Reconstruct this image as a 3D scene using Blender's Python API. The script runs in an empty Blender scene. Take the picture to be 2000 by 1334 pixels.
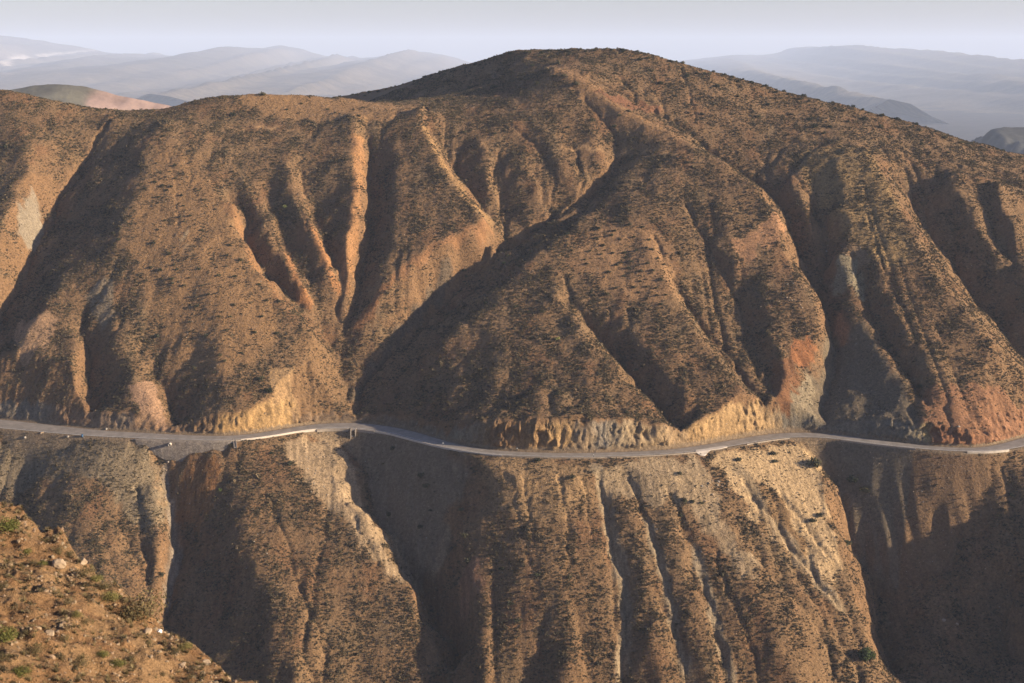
import bpy, math, random
import numpy as np
from mathutils import Vector
PREVIEW = False
R = math.radians
scene = bpy.context.scene

# ------------------------------------------------------------------ camera, sky, sun, exposure
PITCH = R(12.1)
F_PX = 2600.0
cam_d = bpy.data.cameras.new("camera")
cam = bpy.data.objects.new("camera", cam_d)
scene.collection.objects.link(cam)
cam_d.sensor_width = 36.0
cam_d.lens = 36.0 * F_PX / 2000.0
cam_d.clip_start = 1.0
cam_d.clip_end = 80000.0
cam.rotation_euler = (math.pi / 2 - PITCH, 0, 0)
cam_d.dof.use_dof = True
cam_d.dof.focus_distance = 620.0
cam_d.dof.aperture_fstop = 0.9
scene.camera = cam

SUN_EL = R(15.5)
SUN_AZ = R(103.0)          # clockwise from +Y: right of the picture, a little to the camera's side
world = bpy.data.worlds.new("World")
scene.world = world
world.use_nodes = True
wn = world.node_tree.nodes
wl = world.node_tree.links
bg = wn["Background"]
sky = wn.new("ShaderNodeTexSky")
sky.sky_type = 'NISHITA'
sky.sun_disc = False
sky.sun_elevation = SUN_EL
sky.sun_rotation = SUN_AZ
sky.altitude = 900.0
sky.air_density = 1.3
sky.dust_density = 2.2
sky.ozone_density = 3.0
tint = wn.new("ShaderNodeMix"); tint.data_type = 'RGBA'; tint.blend_type = 'MULTIPLY'; tint.inputs[0].default_value = 1.0
tint.inputs[7].default_value = (1.02, 0.955, 1.16, 1.0)      # a slightly violet evening air
wl.new(sky.outputs[0], tint.inputs[6])
wl.new(tint.outputs[2], bg.inputs[0])
bg.inputs[1].default_value = 0.057
sd = Vector((math.sin(SUN_AZ) * math.cos(SUN_EL), math.cos(SUN_AZ) * math.cos(SUN_EL), math.sin(SUN_EL)))
sun_d = bpy.data.lights.new("sun", 'SUN')
sun_d.energy = 5.0
sun_d.angle = R(0.6)
sun_d.color = (1.0, 0.82, 0.60)
sun = bpy.data.objects.new("sun", sun_d)
scene.collection.objects.link(sun)
sun.rotation_euler = sd.to_track_quat('Z', 'Y').to_euler()
scene.view_settings.view_transform = 'Standard'
scene.view_settings.look = 'None'
scene.view_settings.exposure = 1.42
scene.view_settings.gamma = 1.0
scene.cycles.max_bounces = 6
scene.cycles.volume_bounces = 1

# ------------------------------------------------------------------ helpers
def link(o):
    scene.collection.objects.link(o)
    return o

def tag(o, label=None, cat=None, group=None, kind=None):
    if label: o["label"] = label
    if cat: o["category"] = cat
    if group: o["group"] = group
    if kind: o["kind"] = kind
    return o

def mesh_np(name, V, Fq, mat=None, smooth=True, parent=None):
    V = np.asarray(V, dtype=np.float32); Fq = np.asarray(Fq, dtype=np.int32)
    n = Fq.shape[1]
    me = bpy.data.meshes.new(name)
    me.vertices.add(len(V)); me.vertices.foreach_set("co", V.ravel())
    me.loops.add(Fq.size); me.loops.foreach_set("vertex_index", Fq.ravel())
    me.polygons.add(len(Fq))
    me.polygons.foreach_set("loop_start", np.arange(0, Fq.size, n, dtype=np.int32))
    me.polygons.foreach_set("loop_total", np.full(len(Fq), n, dtype=np.int32))
    me.polygons.foreach_set("use_smooth", np.full(len(Fq), smooth))
    me.update(calc_edges=True)
    if mat: me.materials.append(mat)
    o = bpy.data.objects.new(name, me)
    link(o)
    if parent: o.parent = parent
    return o

def grid_faces(ny, nx):
    i = np.arange(ny * nx).reshape(ny, nx)
    return np.stack([i[:-1, :-1], i[:-1, 1:], i[1:, 1:], i[1:, :-1]], -1).reshape(-1, 4)

def _h(ix, iy, seed):
    h = (ix.astype(np.int64) * 374761393 + iy.astype(np.int64) * 668265263 + seed * 974711) & 0xffffffff
    h = ((h ^ (h >> 13)) * 1274126177) & 0xffffffff
    h = h ^ (h >> 16)
    return (h & 0xffff) / 65536.0

def perlin(x, y, seed=0):
    x = np.asarray(x, float); y = np.asarray(y, float)
    x0 = np.floor(x); y0 = np.floor(y); fx = x - x0; fy = y - y0
    x0 = x0.astype(np.int64); y0 = y0.astype(np.int64)
    def g(ix, iy, dx, dy):
        a = _h(ix, iy, seed) * 2 * math.pi
        return np.cos(a) * dx + np.sin(a) * dy
    u = fx * fx * fx * (fx * (fx * 6 - 15) + 10); v = fy * fy * fy * (fy * (fy * 6 - 15) + 10)
    a = g(x0, y0, fx, fy); b = g(x0 + 1, y0, fx - 1, fy); c = g(x0, y0 + 1, fx, fy - 1); d = g(x0 + 1, y0 + 1, fx - 1, fy - 1)
    return ((a + (b - a) * u) * (1 - v) + (c + (d - c) * u) * v) * 1.5

def fbm(x, y, oct=4, seed=0, gain=0.5):
    s = 0; a = 1
    for k in range(oct):
        s = s + a * perlin(x * 2 ** k + 17.3 * k, y * 2 ** k - 9.1 * k, seed + k)
        a *= gain
    return s

def ridged(x, y, oct=3, seed=0, gain=0.5):
    s = 0; a = 1
    for k in range(oct):
        s = s + a * (1 - 2 * np.abs(perlin(x * 2 ** k + 5.3 * k, y * 2 ** k + 3.1 * k, seed + k)))
        a *= gain
    return s

def blur(a, s):
    r = max(1, int(3 * s)); k = np.exp(-0.5 * (np.arange(-r, r + 1) / s) ** 2); k /= k.sum()
    p = np.pad(a, ((r, r), (0, 0)), mode='edge'); a = sum(k[i] * p[i:i + a.shape[0]] for i in range(2 * r + 1))
    p = np.pad(a, ((0, 0), (r, r)), mode='edge'); a = sum(k[i] * p[:, i:i + a.shape[1]] for i in range(2 * r + 1))
    return a

def smooth01(t):
    t = np.clip(t, 0, 1); return t * t * (3 - 2 * t)

CP, SP = math.cos(PITCH), math.sin(PITCH)
def ray(u, v):           # unit forward (y=1) direction for a pixel of the 2000 px photograph
    X = (u - 1000.0); Z = -(v - 667.0)
    dy = F_PX * CP + Z * SP; dz = -F_PX * SP + Z * CP
    return X / dy, dz / dy

def px_of(x, y, z):      # inverse of ray
    d = y * CP - z * SP; up = y * SP + z * CP
    return 1000 + F_PX * x / d, 667 - F_PX * up / d

# ------------------------------------------------------------------ the mountain: base slope, ridge and gully lines
ZR, Y0, SU, SL = -162.0, 555.0, 0.62, 0.72
def base(y):
    return ZR + np.where(y > Y0, SU * (y - Y0), SL * (y - Y0))

def on_base(u, v, dl):
    tx, tz = ray(u, v)
    for s, up in ((SU, True), (SL, False)):
        y = (ZR - s * Y0 + dl) / (tz - s)
        if (y > Y0) == up or not up:
            return tx * y, y, tz * y
def at(u, v, D):
    tx, tz = ray(u, v); return tx * D, D, tz * D

road_px = [(-420,795),(-300,805),(-160,815),(-60,823),(0,828),(60,834),(130,841),(200,847),(280,851),(350,854),(420,856),(460,855),(500,851),(540,845),
 (580,838),(620,833),(660,831),(700,832),(740,836),(780,843),(820,854),(860,865),(900,874),(950,882),(1000,886),(1060,888),
 (1120,889),(1180,888),(1240,886),(1300,883),(1350,878),(1400,871),(1450,862),(1500,854),(1540,850),(1590,850),(1640,854),
 (1700,862),(1760,869),(1820,875),(1870,878),(1920,878),(1960,873),(2000,864),(2050,850),(2120,835),(2250,825),(2420,820)]
rp = []
for (u, v) in road_px:
    tx, tz = ray(u, v); D = ZR / tz; rp.append((tx * D, D))
rp = np.array(rp)
def road_spline():
    P = rp; out = []
    for i in range(1, len(P) - 2):
        p0, p1, p2, p3 = P[i - 1], P[i], P[i + 1], P[i + 2]
        n = max(2, int(np.linalg.norm(p2 - p1) / 1.5))
        for t in np.arange(n) / n:
            out.append(0.5 * ((2 * p1) + (-p0 + p2) * t + (2 * p0 - 5 * p1 + 4 * p2 - p3) * t * t + (-p0 + 3 * p1 - 3 * p2 + p3) * t ** 3))
    return np.array(out)
RC = road_spline()
for _ in range(12):
    RC[1:-1] = (RC[:-2] + 2 * RC[1:-1] + RC[2:]) / 4
RU = px_of(RC[:, 0], RC[:, 1], ZR)[0]
# height of the natural slope over the road's centre line, by pixel column
cut_u = [-400, 0, 90, 110, 240, 300, 330, 380, 420, 450, 560, 585, 620, 850, 900, 950, 1050, 1150, 1300, 1335, 1350, 1370, 1500, 1535, 1570, 1640, 1760, 1800, 1850, 1900, 1960, 2060, 2400]
cut_h = [2.5, 2.5, 3.5, 4.0, 4.5, 5.5, 3.5, 2.5, 3.0, 4.5, 4.5, 1.0, 0.3, 0.5, 5.0, 13.0, 12.0, 10.5, 9.5, 8.0, 3.0, 10.5, 9.5, 1.0, 0.5, 2.0, 4.0, 6.0, 5.0, 3.5, 3.0, 3.0, 3.0]

# each line: (u, v, height over the base slope) in photograph pixels, turned into places on the ground
LINES = [
 # far left spur and its gully
 [(-250,250,2),(-260,500,3),(-240,760,2)],
 [(-120,300,-8),(-180,500,-10),(-160,760,-8)],
 [(0,215,0),(60,280,3),(55,340,4),(10,420,4),(-40,500,3),(-90,640,2)],
 [(228,224,-3),(190,275,-9),(150,340,-14),(105,410,-17),(65,480,-18),(35,550,-18),(0,640,-18),(-50,730,-18)],
 [(320,235,2),(285,290,3),(265,370,4),(240,450,4),(225,520,2),(200,585,1)],
 [(120,540,-3),(95,585,-2),(60,640,-2),(30,700,-2),(28,760,-3)],
 [(150,640,-1),(140,700,2),(130,780,1)],
 [(170,600,-5),(168,680,-8),(178,760,-11),(190,815,-12)],
 [(215,600,0),(240,670,1),(270,740,0),(298,800,-1),(316,835,-3)],
 [(280,650,-1),(305,720,-4),(333,790,-7),(352,835,-6)],
 # main left spur, right hand edge
 [(330,290,4),(385,345,5),(438,385,5),(465,450,5),(500,520,5),(545,575,5),(590,620,3),(603,650,1),(582,700,2),(574,760,2),(572,810,3)],
 [(390,500,7),(420,600,6),(440,700,5),(460,780,4)],
 [(445,375,0),(464,410,-5),(487,480,-9),(522,545,-12),(567,595,-14),(615,640,-16),(650,690,-18),(675,750,-18),(690,810,-15)],
 [(482,345,2),(505,395,1),(525,450,0),(555,510,-2),(585,560,-5),(604,603,-9)],
 [(500,330,0),(520,370,-3),(537,430,-5),(562,480,-7),(592,530,-9),(617,580,-12),(637,640,-16)],
 [(560,290,1),(573,360,2),(592,420,2),(620,470,0),(643,520,-4),(657,570,-9)],
 [(583,300,-1),(594,370,-5),(615,430,-8),(642,475,-10),(657,540,-12),(665,600,-15),(662,660,-17)],
 [(690,225,1),(695,290,3),(700,350,3),(695,400,2),(685,450,0),(680,500,-2),(672,550,-7),(669,590,-11)],
 [(712,255,-2),(722,320,-7),(722,400,-10),(718,470,-13),(711,540,-15),(695,600,-17),(672,670,-18)],
 [(775,235,1),(772,300,1),(776,400,1),(766,480,-1),(738,545,-6)],
 [(962,449,2),(930,455,2.5),(880,463,2),(830,495,0),(790,525,-2),(755,560,-5),(725,600,-9),(703,640,-13)],
 [(818,202,2),(826,250,3),(858,310,4),(888,360,4),(925,405,3),(955,436,2)],
 [(834,225,0),(850,270,-4),(885,330,-8),(920,385,-11),(962,430,-11),(995,472,-12)],
 [(940,270,1),(956,320,-1),(958,370,-5)],
 [(968,300,-2),(982,370,-8),(990,430,-13)],
 [(1000,300,1),(1040,350,-1),(1050,395,-6)],
 [(1000,240,0),(1031,273,-1),(1052,295,-1.5),(1084,350,-3),(1078,395,-6),(1050,435,-9)],
 [(1060,250,2),(1085,300,1.5),(1110,345,0),(1108,380,-5)],
 [(1105,240,0),(1122,290,-1.2),(1140,350,-3),(1130,388,-6),(1095,418,-8)],
 [(1150,250,2),(1170,300,1),(1170,338,-3)],
 [(1140,196,0),(1185,241,-1.5),(1206,285,-3),(1198,330,-6),(1165,370,-8),(1120,405,-9),(1070,435,-11),(1010,475,-14),(955,515,-16),
  (900,560,-18),(850,605,-18.5),(800,655,-19),(745,705,-20),(705,760,-19),(690,812,-16)],
 [(1250,310,1),(1215,355,0),(1165,405,-1),(1105,455,4),(1050,500,4.5),(985,565,3.5),(915,630,1),(850,690,-4.5),(790,745,-14),(740,790,-15)],
 # central dome
 [(1300,330,4.5),(1270,400,5),(1230,470,5),(1180,530,5.5),(1110,610,6),(1050,690,7.5),(1010,750,9),(985,800,12)],
 [(1100,545,6),(1120,590,3),(1165,655,1),(1215,715,1),(1262,765,3),(1305,815,6),(1345,850,7)],
 [(1088,560,8),(1125,635,9),(1185,705,10),(1245,775,12),(1290,820,14)],
 [(1200,600,7),(1275,690,9),(1320,760,12),(1345,800,14)],
 [(1275,465,5),(1300,520,2.5),(1340,590,1),(1385,655,1),(1430,715,2.5),(1480,770,5),(1505,800,6)],
 [(1262,470,7),(1320,580,8),(1370,660,9),(1420,730,11),(1465,790,13)],
 [(1340,400,4),(1380,480,1),(1412,540,-1),(1438,590,-2),(1462,640,-2),(1490,700,-1),(1515,765,1)],
 [(1400,400,6),(1422,470,6),(1432,520,4)],
 [(1520,425,7),(1480,455,6),(1440,500,4)],
 [(1480,540,4),(1505,620,5),(1525,680,5),(1530,750,6),(1520,800,7)],
 [(1075,128,0),(1130,160,2),(1200,205,4),(1290,250,5),(1355,290,6),(1410,318,6),(1470,365,7),(1513,415,7),(1525,450,7),
  (1550,520,6),(1580,580,5),(1598,640,4),(1592,700,1)],
 [(1150,140,0),(1215,180,-3),(1270,212,-5),(1340,250,-7),(1385,295,-8),(1440,330,-9),(1500,372,-9),(1537,430,-9),(1562,500,-9),
  (1592,560,-8),(1615,620,-8),(1628,680,-9),(1622,760,-9),(1604,830,-5)],
 [(1548,345,0),(1575,410,-1),(1592,450,-3)],
 [(1560,330,-1),(1587,385,-4),(1614,440,-6),(1627,500,-7),(1612,560,-8)],
 [(1640,300,3),(1648,380,4),(1650,450,4),(1640,510,3),(1660,560,4)],
 [(1690,400,5),(1700,470,5),(1730,520,7)],
 [(1675,520,2),(1688,570,0),(1710,615,0),(1747,680,1),(1777,730,3),(1810,785,6)],
 [(1660,600,2),(1700,650,4),(1740,720,5),(1770,770,7),(1790,820,8)],
 [(1730,590,7),(1765,645,8),(1815,725,10),(1855,785,12)],
 [(1690,285,4),(1718,330,6),(1750,390,7),(1790,460,7),(1830,530,7),(1880,600,8),(1930,660,9),(1975,710,9),(2010,750,9),(2060,810,7)],
 [(1725,300,0),(1760,350,-7),(1800,420,-12),(1840,490,-15),(1890,560,-17),(1940,620,-19),(1990,680,-20),(2050,740,-20),(2110,820,-18)],
 [(1860,330,2),(1880,370,0),(1900,420,-2),(1930,480,-5),(1965,560,-8),(1990,620,-12)],
 [(1912,355,-1),(1925,410,-6),(1955,470,-9),(1995,550,-13)],
 [(1945,345,3),(1957,400,1),(1977,460,0),(2000,520,-2),(2035,600,-5)],
 [(2010,380,-3),(2050,460,-8),(2090,560,-12),(2130,660,-14)],
 [(2120,360,5),(2170,480,4),(2220,620,4),(2260,780,8)],
 # below the road
 [(-100,900,-12),(-80,1000,-9),(-60,1150,-8)],
 [(60,885,-13),(45,930,-14),(20,1000,-14),(-5,1060,-14)],
 [(105,885,-7),(130,940,-4),(160,1010,1),(185,1100,3),(220,1180,4),(240,1280,5)],
 [(258,950,-4),(272,1040,-4),(288,1120,-5),(300,1180,-6)],
 [(290,950,-2),(303,1050,0),(310,1120,-1)],
 [(322,905,-10),(326,960,-11),(336,1030,-12),(345,1090,-13),(332,1150,-13),(322,1200,-14),(335,1334,-14)],
 [(445,890,-3),(462,950,1),(480,1020,4),(505,1100,6),(535,1180,8),(560,1260,9),(580,1334,10)],
 [(600,868,-9),(632,915,-6),(665,962,-3),(695,1005,0),(730,1060,2),(770,1120,3),(810,1190,4),(845,1260,4),(872,1334,4)],
 [(700,850,-17),(728,920,-17.5),(752,1000,-17),(787,1070,-16),(817,1140,-15),(850,1210,-15),(880,1270,-14),(905,1334,-14)],
 [(935,897,6),(915,980,6),(905,1060,7),(920,1140,8),(935,1220,9),(945,1334,10)],
 [(1050,900,11),(1060,1000,12),(1080,1100,13),(1100,1200,14),(1110,1334,15)],
 [(1163,900,8),(1178,980,8),(1198,1070,8),(1220,1150,8),(1224,1220,7),(1215,1334,7)],
 [(1195,930,10.5),(1235,1050,12),(1262,1150,13),(1282,1240,14),(1295,1334,14)],
 [(1225,930,10),(1262,1020,9.5),(1292,1110,10),(1312,1190,10),(1332,1270,9),(1345,1334,9)],
 [(1290,990,11.5),(1328,1100,12.5),(1350,1180,13),(1373,1270,13),(1388,1334,13)],
 [(1305,960,11),(1355,1070,9.5),(1378,1150,9.5),(1402,1230,9.5),(1430,1334,9)],
 [(1360,930,9),(1440,1050,11),(1480,1150,12),(1520,1250,12),(1560,1334,12)],
 [(1430,900,6),(1490,990,5.5),(1545,1070,5.5),(1600,1140,6),(1640,1190,6)],
 [(1560,872,2),(1598,940,4),(1632,1030,4.5),(1655,1110,5),(1680,1200,5),(1700,1280,5),(1715,1334,5)],
 [(1605,862,-6),(1640,940,-12),(1668,1030,-16),(1693,1110,-18),(1712,1190,-20),(1727,1260,-21),(1737,1334,-21)],
 [(1765,895,2),(1772,950,0),(1775,1000,-5)],
 [(1840,960,-1),(1830,1030,-5),(1800,1080,-11),(1762,1140,-15),(1730,1195,-19)],
 [(1975,905,13),(1985,980,12),(1965,1060,9),(1905,1105,3),(1850,1130,-2),(1810,1165,-8)],
 [(1870,1140,-3),(1885,1220,-4),(1920,1300,-4)],
 [(1960,1120,2),(1975,1200,-3),(1985,1300,-5)],
 [(2150,860,14),(2150,1000,30),(2140,1200,34),(2130,1334,30)],  # unseen ridge past the right edge, raised to cast shade on the lower right
]
CREST = [  # skyline and upper edges, with their distance
 [(640,188,990),(700,182,965),(800,160,925),(900,125,890),(1000,102,865),(1100,96,855),(1200,92,850),(1260,104,845),(1330,122,835),(1450,155,822),
  (1560,185,812),(1700,215,803),(1800,245,798),(1900,280,792),(2000,302,790),(2150,350,780),(2300,400,770)],
 [(-350,150,800),(-150,160,790),(0,174,785),(100,193,785),(180,211,785),(230,216,788),(300,213,787),(400,191,790),(510,180,795),(600,188,797),(700,197,800),
  (760,203,802),(830,199,805),(880,190,812),(930,178,820),(965,165,828),(1000,135,840),(1035,108,850)],
]
C = 2.5
GX0, GX1, GY0, GY1 = -620.0, 620.0, 330.0, 1400.0
nx = int((GX1 - GX0) / C) + 1; ny = int((GY1 - GY0) / C) + 1
num = np.zeros((ny, nx)); den = np.zeros((ny, nx))
def put(P, w=1.0):        # P: rows of x, y, offset from the base
    P = np.array(P, float)
    for a, b in zip(P[:-1], P[1:]):
        n = max(2, int(np.hypot(*(b - a)[:2]) / (C * 0.5)))
        t = np.linspace(0, 1, n)[:, None]
        Q = a + (b - a) * t
        ix = np.round((Q[:, 0] - GX0) / C).astype(int); iy = np.round((Q[:, 1] - GY0) / C).astype(int)
        ok = (ix >= 0) & (ix < nx) & (iy >= 0) & (iy < ny)
        np.add.at(num, (iy[ok], ix[ok]), Q[ok, 2] * w); np.add.at(den, (iy[ok], ix[ok]), w)
for L in LINES:
    P = []
    for (u, v, dl) in L:
        if v > 880 and 900 < u < 1690 and L[0][0] > 900 and dl > 0:      # the long straight slope under the road stands further out
            dl += 7.5 * float(np.interp(u, [900, 960, 1520, 1600, 1690], [0.4, 1, 1, 0.75, 0.3]))
            if v < 925: continue
            if 1000 < u < 1520: dl = 18.5 + (dl - 18.5) * 0.62
        x, y, z = on_base(u, v, dl); P.append((x, y, z - base(np.array(y))))
    if len(P) > 1: put(P)
for L in CREST:
    P = [at(u, v, D) for (u, v, D) in L]
    put([(x, y, z - base(np.array(y))) for x, y, z in P], 3.0)
def bk(pts): put([(x, y, z - base(np.array(float(y)))) for x, y, z in pts], 3.0)
c0 = [at(u, v, D) for (u, v, D) in CREST[0]]
bk([(x * 1.06, y + 60, z - 14) for x, y, z in c0]); bk([(x * 1.2, y + 170, z - 85) for x, y, z in c0]); bk([(x * 1.3, y + 330, z - 180) for x, y, z in c0])
c1 = [at(u, v, D) for (u, v, D) in CREST[1]][:11]
bk([(x, y + 45, z - 13) for x, y, z in c1]); bk([(x, y + 110, z - 55) for x, y, z in c1[:9]]); bk([(x * 1.05, y + 300, z - 170) for x, y, z in c1[:8]])
bk([at(700, 205, 860), at(800, 196, 858), at(880, 182, 852), at(940, 168, 850)])
bk([(x, 432.0, -252 + 6 * math.sin(x / 60)) for x in np.arange(-600, 601, 20)])
bk([(x, 340.0, -190.0) for x in np.arange(-600, 601, 20)])
bk([(x, 1390.0, -330.0) for x in np.arange(-600, 601, 20)])
put([(x, y, ZR + h - float(base(np.array(y)))) for (x, y), h in zip(RC, np.interp(RU, cut_u, cut_h))], 2.0)

WALL_B = [(268,866),(295,880),(322,893),(350,897),(400,892),(430,882),(452,872),(460,864)]
def road_at(u):          # centre of the road at a pixel column
    return float(np.interp(u, RU, RC[:, 0])), float(np.interp(u, RU, RC[:, 1]))
wall_bot = []
for (u, v) in WALL_B:
    yt = road_at(u)[1] - 5.2
    wall_bot.append(at(u, v, yt - 0.15 * max(0.5, (v - 857) / 4.4)))
bk([(x, y - 1.6, z - 0.6) for x, y, z in wall_bot])

def membrane(num, den):
    levels = [(num, den)]
    while min(levels[-1][0].shape) > 24:
        n_, d_ = levels[-1]
        py, px = n_.shape[0] % 2, n_.shape[1] % 2
        n_ = np.pad(n_, ((0, py), (0, px))); d_ = np.pad(d_, ((0, py), (0, px)))
        f = lambda a: a[::2, ::2] + a[1::2, ::2] + a[::2, 1::2] + a[1::2, 1::2]
        levels.append((f(n_), f(d_)))
    z = None
    for n_, d_ in reversed(levels):
        m = d_ > 0; fix = np.where(m, n_ / np.maximum(d_, 1e-9), 0)
        if z is None: z = np.full(n_.shape, fix[m].mean())
        else:
            z = np.repeat(np.repeat(z, 2, 0), 2, 1)[:n_.shape[0], :n_.shape[1]]
        z = np.where(m, fix, z)
        for _ in range(160):
            p = np.pad(z, 1, mode='edge')
            z2 = (p[:-2, 1:-1] + p[2:, 1:-1] + p[1:-1, :-2] + p[1:-1, 2:]) / 4
            z = np.where(m, fix, z2)
    return z
dl = membrane(num, den)
gx = GX0 + C * np.arange(nx); gy = GY0 + C * np.arange(ny)
GXX, GYY = np.meshgrid(gx, gy)
CF = 1.25
fx1 = GX0 + CF * np.arange(int((GX1 - GX0) / CF) + 1); fy1 = GY0 + CF * np.arange(int((GY1 - GY0) / CF) + 1)
FXX, FYY = np.meshgrid(fx1, fy1)
def make_sampler(A, c):
    h_, w_ = A.shape
    def f(x, y):
        fx = np.clip((x - GX0) / c, 0, w_ - 1.001); fy = np.clip((y - GY0) / c, 0, h_ - 1.001)
        ix = fx.astype(int); iy = fy.astype(int); tx = fx - ix; ty = fy - iy
        return (A[iy, ix] * (1 - tx) + A[iy, ix + 1] * tx) * (1 - ty) + (A[iy + 1, ix] * (1 - tx) + A[iy + 1, ix + 1] * tx) * ty
    return f
wa = 2.8 * (1 - 0.8 * smooth01((FYY - 720) / 70))
wpx = FXX + wa * fbm(FXX / 17, FYY / 17, 3, 301, 0.6); wpy = FYY + wa * fbm(FXX / 17, FYY / 17, 3, 331, 0.6)
Z = blur(base(FYY), 4.0) + make_sampler(blur(dl, 0.55), C)(wpx, wpy)
# natural relief
Z = Z + fbm(FXX / 60, FYY / 60, 3, 5) * 1.2 + fbm(FXX / 13, FYY / 13, 3, 15) * 0.2 * wa

# water: rills carved down the real drainage lines of the surface
def carve(Z, k, cap):
    H, W = Z.shape
    zz = Z + np.random.RandomState(3).rand(H, W) * 0.05
    best = np.full((H, W), -1e9); rec = np.arange(H * W).reshape(H, W)
    idx = np.arange(H * W).reshape(H, W)
    for dy in (-1, 0, 1):
        for dx in (-1, 0, 1):
            if dx == 0 and dy == 0: continue
            s = np.full((H, W), -1e9); t = idx.copy()
            ys = slice(max(0, -dy), H - max(0, dy)); xs = slice(max(0, -dx), W - max(0, dx))
            yt = slice(max(0, dy), H - max(0, -dy)); xt = slice(max(0, dx), W - max(0, -dx))
            s[ys, xs] = (zz[ys, xs] - zz[yt, xt]) / math.hypot(dx, dy); t[ys, xs] = idx[yt, xt]
            b = s > best; best = np.where(b, s, best); rec = np.where(b, t, rec)
    rec = np.where(best > 0, rec, idx)
    order = np.argsort(-zz.ravel(), kind='stable').tolist(); r = rec.ravel().tolist()
    A = [1.0] * (H * W)
    for i in order:
        j = r[i]
        if j != i: A[j] += A[i]
    A = np.array(A).reshape(H, W)
    d = np.minimum(k * np.maximum(A - 90, 0) ** 0.42, cap) * np.clip(best / (CF * 0.4), 0, 1)
    return Z - blur(d, 0.6) * (1 - 0.85 * CALM), A
def quick_poly(poly, soft):
    f0 = make_sampler(Z, CF); P = np.array(poly, float); tx, tz = ray(P[:, 0], P[:, 1])
    ds = np.arange(440, 1000, 1.5)[:, None] * np.ones(len(P)); u_ = tz * ds <= f0(tx * ds, ds); D = ds[u_.argmax(0), 0]
    x, y = tx * D, D; ins = np.zeros(FXX.shape, bool); xj, yj = x[-1], y[-1]
    for xi, yi in zip(x, y):
        ins ^= ((yi > FYY) != (yj > FYY)) & (FXX < (xj - xi) * (FYY - yi) / (yj - yi + 1e-12) + xi); xj, yj = xi, yi
    return blur(ins.astype(float), soft / CF)
CALM = np.maximum.reduce([quick_poly(p, 6) for p in (
    [(330,250),(290,300),(240,480),(250,620),(330,760),(450,800),(565,760),(585,640),(480,500),(430,380),(370,330)],
    [(1290,300),(1200,400),(1130,500),(1050,560),(930,640),(900,780),(1000,800),(1100,640),(1330,600),(1320,450),(1400,350)],
    [(1080,110),(1160,165),(1290,240),(1370,290),(1300,300),(1180,230)], [(430,185),(820,202),(880,250),(760,260),(640,258),(430,250)],
    [(1330,130),(1700,225),(1950,300),(1700,290),(1500,270)], [(700,260),(830,250),(950,430),(800,480),(760,420)],
    [(850,200),(1130,170),(1210,290),(1000,330),(880,290)])])
for kk in (0.045, 0.045, 0.045, 0.04):
    Z, ACC = carve(Z, kk, 1.0)
    Z = Z * 0.75 + blur(Z, 0.8) * 0.25

def sampler(A):
    def f(x, y):
        fx = np.clip((x - GX0) / C, 0, nx - 1.001); fy = np.clip((y - GY0) / C, 0, ny - 1.001)
        ix = fx.astype(int); iy = fy.astype(int); tx = fx - ix; ty = fy - iy
        return (A[iy, ix] * (1 - tx) + A[iy, ix + 1] * tx) * (1 - ty) + (A[iy + 1, ix] * (1 - tx) + A[iy + 1, ix + 1] * tx) * ty
    return f
Zf = make_sampler(Z, CF)
def cast(u, v, f=None, d0=440.0, d1=1250.0, step=1.5):     # where the sight line of a photograph pixel meets the mountain
    f = f or Zf
    u = np.atleast_1d(np.asarray(u, float)); v = np.atleast_1d(np.asarray(v, float))
    tx, tz = ray(u, v)
    if len(u) <= 12:
        ds = np.arange(d0, d1, step); DD = ds[:, None] * np.ones(u.shape)
        under = tz * DD <= f(tx * DD, DD)
        hit = under.any(0); D = np.where(hit, ds[under.argmax(0)], d1)
        return tx * D, D, hit
    D = np.full(u.shape, d1); hit = np.zeros(u.shape, bool)
    for d in np.arange(d0, d1, step):
        zt = f(tx * d, np.full(u.shape, d))
        h = (~hit) & (tz * d <= zt)
        D[h] = d; hit |= h
    return tx * D, D, hit

# ------------------------------------------------------------------ fine mesh of the mountain
def axis(parts):
    out = [parts[0][0]]
    for a, b, s in parts:
        n = max(1, int(round((b - a) / s))); out += list(np.linspace(a, b, n + 1)[1:])
    return np.array(out)
q = 2.0 if PREVIEW else 1.0
X = axis([(-615, -345, 3.0), (-345, 345, 0.62 * q), (345, 615, 3.0)])
Y = axis([(335, 455, 4.0), (455, 620, 0.55 * q), (620, 830, 0.75 * q), (830, 1000, 1.3 * q), (1000, 1390, 8.0)])
XX, YY = np.meshgrid(X, Y)
# signed distance to the road's centre line (+ uphill)
rd = np.full(XX.shape, 99.0); ru = np.zeros(XX.shape)
near = np.where((YY > 505) & (YY < 625))
rx = RC[:, 0]; ry = RC[:, 1]
tan = np.gradient(RC, axis=0); tan /= np.linalg.norm(tan, axis=1)[:, None]
yr = np.interp(XX[near], rx, ry)
sel = np.abs(YY[near] - yr) < 45
ni = (near[0][sel], near[1][sel])
px_, py_ = XX[ni], YY[ni]
bi = np.searchsorted(rx, px_).clip(0, len(rx) - 1)
bd = np.full(px_.shape, 1e9); bj = bi.copy()
for k in range(-28, 29, 1):
    j = (bi + k).clip(0, len(rx) - 1)
    d2 = (px_ - rx[j]) ** 2 + (py_ - ry[j]) ** 2
    b = d2 < bd; bd = np.where(b, d2, bd); bj = np.where(b, j, bj)
ox, oy = px_ - rx[bj], py_ - ry[bj]
perp = -tan[bj, 1] * ox + tan[bj, 0] * oy
rd[ni] = perp; ru[ni] = RU[bj]
far = np.ones(XX.shape, bool); far[ni] = False
rd[far & (YY > np.interp(XX, rx, ry))] = 99; rd[far & (YY <= np.interp(XX, rx, ry))] = -99
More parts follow.
